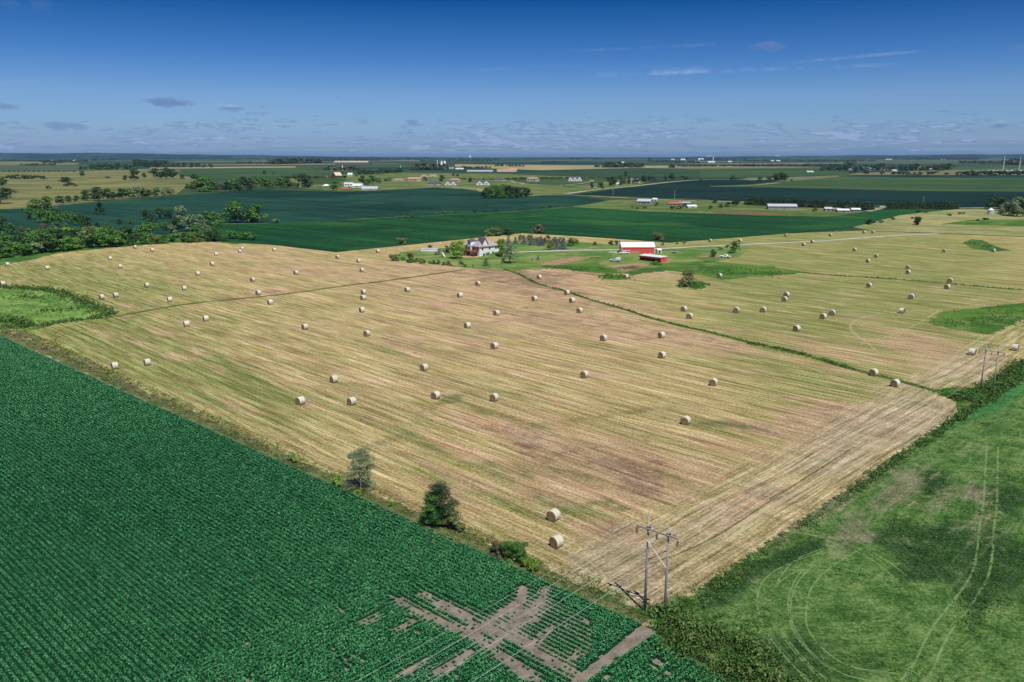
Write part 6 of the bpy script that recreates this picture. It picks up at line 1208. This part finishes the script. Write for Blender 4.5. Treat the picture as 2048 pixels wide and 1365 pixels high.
# processing plant, elevator, masts
house(705, 330, 70, 120, 3.0, 0.6, 'brown_roof', 'brown_roof', 'long dark maroon industrial yard building under the cream roof', wins=0, door=False, cat='plant', name='industrial_building')
house(702, 325.5, 67, 120, 1.6, 1.5, 'cream', 'cream', 'very long cream-roofed industrial building near the horizon', wins=0, door=False, cat='plant', name='industrial_building')
house(960, 344, 52, 60, 1.6, 1.6, 'white', 'shed_roof', 'long low pale livestock barn, left one of the far pair', wins=3, door=False, cat='barn', name='livestock_barn')
house(1012, 344, 36, 60, 1.8, 3, 'white', 'terracotta', 'far farm building with dull red roof, right one of the pair', wins=2, cat='barn', name='livestock_barn')
house(1027, 343.5, 14, 50, 2.6, 3.6, 'cream', 'terracotta', 'small far house with reddish roof at the end of the long barns', wins=1)
house(903, 338.5, 9, 40, 1.6, 1.6, 'cream', 'terracotta', 'tiny cream and red house right of the far elevator', wins=1)
house(919, 339.5, 16, 40, 1.4, 1.6, 'white', 'silo', 'low white shed right of the tiny cream and red house', wins=1, cat='shed', name='shed')
house(890, 339.8, 6, 30, 3.5, 2.5, 'white', 'silo', 'bright white gabled shed below the elevator', wins=0, cat='shed', name='shed')
for x, y, w_, h_, lab in [(667, 341, 13, 1.6, 'far white farm shed, left one of two by the pale silo'), (653, 340, 7, 1.5, 'tiny white far house left of the white farm sheds'), (692, 338, 6, 2.2, 'small white far shed right of the pale silo'), (1235, 331, 8, 3, 'pale far shed among the grove of dark trees'), (1246, 328, 5, 2.4, 'tiny white far shed above the pale one in the grove'),
                          (1366, 321, 9, 1.8, 'white far building, left one of three in the distant town'), (1402, 321, 11, 2.2, 'white far building, middle one of three in the distant town'), (1423, 326, 14, 2.0, 'long white far building below the town mast'), (1460, 325, 8, 1.6, 'white far building right of the long one below the mast'), (1346, 321, 6, 1.6, 'smallest white building at the left of the distant town'),
                          (1545, 323, 6, 1.4, 'left one of two tiny white far sheds right of town'), (1557, 323, 8, 1.4, 'right one of two tiny white far sheds right of town'), (1706, 313.5, 12, 1.3, 'pale far industrial roof near the right skyline'), (1778, 320, 12, 1.0, 'thin white far roof above the far right farm'), (105, 324, 9, 2.0, 'pale farmhouse on the far left plain'), (146, 323, 5, 1.6, 'tiny white shed right of the far left farmhouse'), (1885, 320, 8, 1.2, 'tiny pale far shed above the right farm trees')]:
    house(x, y, w_, 60, h_, h_ * .6, 'white', 'silo', lab, wins=0, door=False, cat='building', name='distant_building')
def tower(x, y, h, w_, mat, lab, name, cat, cone=True):
    p = G(x, y); m_ = mpp(x, y); e = empty(name, (p.x, p.y, 0)); tag(e, lab, cat)
    MB().tube([(0, 0, 0), (0, 0, h * m_)], w_ * m_ / 2, 14).build('shaft', M[mat], e)
    if cone: MB().tube([(0, 0, h * m_), (0, 0, h * m_ + w_ * m_ * .45)], [w_ * m_ * .52, w_ * m_ * .05], 14).build('cap', M[mat], e)
tower(875, 331, 10, 1.6, 'silo', 'tall thin white elevator leg left of the far grain bins', 'grain_elevator', 'elevator')
tower(883, 330.5, 5, 5, 'silo', 'left one of two round far grain bins', 'grain_bin', 'grain bin'); tower(889.5, 330.5, 5.5, 5.5, 'silo', 'right one of two round far grain bins', 'grain_bin', 'grain bin'); tower(884.5, 330, 10, .9, 'silo', 'thin white pipe tower rising from the far grain bins', 'grain_elevator', 'elevator')
tower(685, 341, 9, 2.2, 'silo', 'pale silo between the far white farm sheds', 'silo', 'silo'); tower(801, 338, 7, .8, 'silo', 'thin white mast left of the far dark grove', 'mast', 'mast', False)
tower(1426, 322, 7, 2, 'silo', 'pale tower of the distant town', 'tower', 'tower'); tower(940, 316.5, 3, 5, 'silo', 'white bins on the skyline above the centre', 'grain_bin', 'grain bin')
house(1418, 315.5, 11, 150, 2.4, .8, 'cream', 'cream', 'cream-orange works building on the skyline right of centre', wins=0, door=False, cat='building', name='distant_building')
house(1555, 314.5, 8, 150, 2.6, .8, 'white', 'white', 'white works building on the skyline further right', wins=0, door=False, cat='building', name='distant_building')
for x, lab in ((2006, 'tall pale lattice mast at the right, left one of the pair'), (2038, 'tall pale lattice mast at the right, right one of the pair')):
    p = G(x, 342); m_ = mpp(x, 342); e = empty('lattice_mast', (p.x, p.y, 0)); tag(e, lab, 'mast', 'pair of tall masts'); hm = 28 * m_; b = MB()
    for sx in (-1, 1):
        for sy in (-1, 1): b.tube([(sx * 1.2, sy * 1.2, 0), (sx * .35, sy * .35, hm)], .22, 4)
    b.build('legs', M['white'], e); b = MB()
    for k in range(12):
        z0, z1 = hm * k / 12, hm * (k + 1) / 12; w0, w1 = 1.2 - .85 * k / 12, 1.2 - .85 * (k + 1) / 12
        b.tube([(-w0, -w0, z0), (w1, -w1, z1)], .12, 4); b.tube([(w0, w0, z0), (-w1, w1, z1)], .12, 4)
    b.build('bracing', M['white'], e)
# substation below the masts
p = G(1998, 342); m_ = mpp(1998, 342); e = empty('substation', (p.x, p.y, 0), -.3); tag(e, 'pale substation gantries and boxes below the two tall masts', 'substation')
r = random.Random(9); b = MB()
for k in range(14):
    x_ = -22 * m_ + k * 5 * m_; h_ = r.uniform(2, 7) * m_; b.tube([(x_, 0, 0), (x_, 0, h_)], .3, 4); b.tube([(x_, 0, h_ * .9), (x_ + 5 * m_, r.uniform(-4, 4), h_ * .9)], .25, 4)
b.build('gantry', M['grey_metal'], e)
for k in range(9): x_ = -20 * m_ + k * 8 * m_; MB().box(x_, x_ + 3.5 * m_, -4, 2, 0, r.uniform(.8, 1.8) * m_).build('equipment_box', M['silo'], e)
p = G(2035, 350)
for k in range(4):
    q = G(2030 + k * 7, 350.5); e = empty('parked_truck', (q.x, q.y, 0), r.uniform(-.5, .5)); tag(e, ['leftmost', 'second from left', 'third from left', 'rightmost'][k] + ' of the white vehicles parked at the far right edge', 'truck', 'far white vehicles')
    mm = mpp(2035, 350); MB().box(-2.2 * mm, 1.2 * mm, -1.3, 1.3, .6, 2.2 * mm).build('cargo_box', M['white'], e); MB().box(1.3 * mm, 2.3 * mm, -1.2, 1.2, .5, 1.5 * mm).build('cab', M['white'], e)

# ---------------------------------------------------------------- air
HAZE = 2.0e-5
if HAZE:
    me = bpy.data.meshes.new('haze'); bm = bmesh.new(); bmesh.ops.create_cube(bm, size=1.0); bm.to_mesh(me); bm.free()
    hz = link(bpy.data.objects.new('haze', me)); hz.scale = (61000 * 2, 95000, 172); hz.location = (0, 43500, 84)
    mh = bpy.data.materials.new('haze'); mh.use_nodes = True; nt = mh.node_tree; nt.nodes.clear()
    v = nt.nodes.new('ShaderNodeVolumePrincipled'); o = nt.nodes.new('ShaderNodeOutputMaterial'); nt.links.new(v.outputs[0], o.inputs['Volume'])
    v.inputs['Color'].default_value = (0.36, 0.64, 1.0, 1); v.inputs['Density'].default_value = HAZE; v.inputs['Anisotropy'].default_value = 0.0
    me.materials.append(mh); tag(hz, kind='stuff')
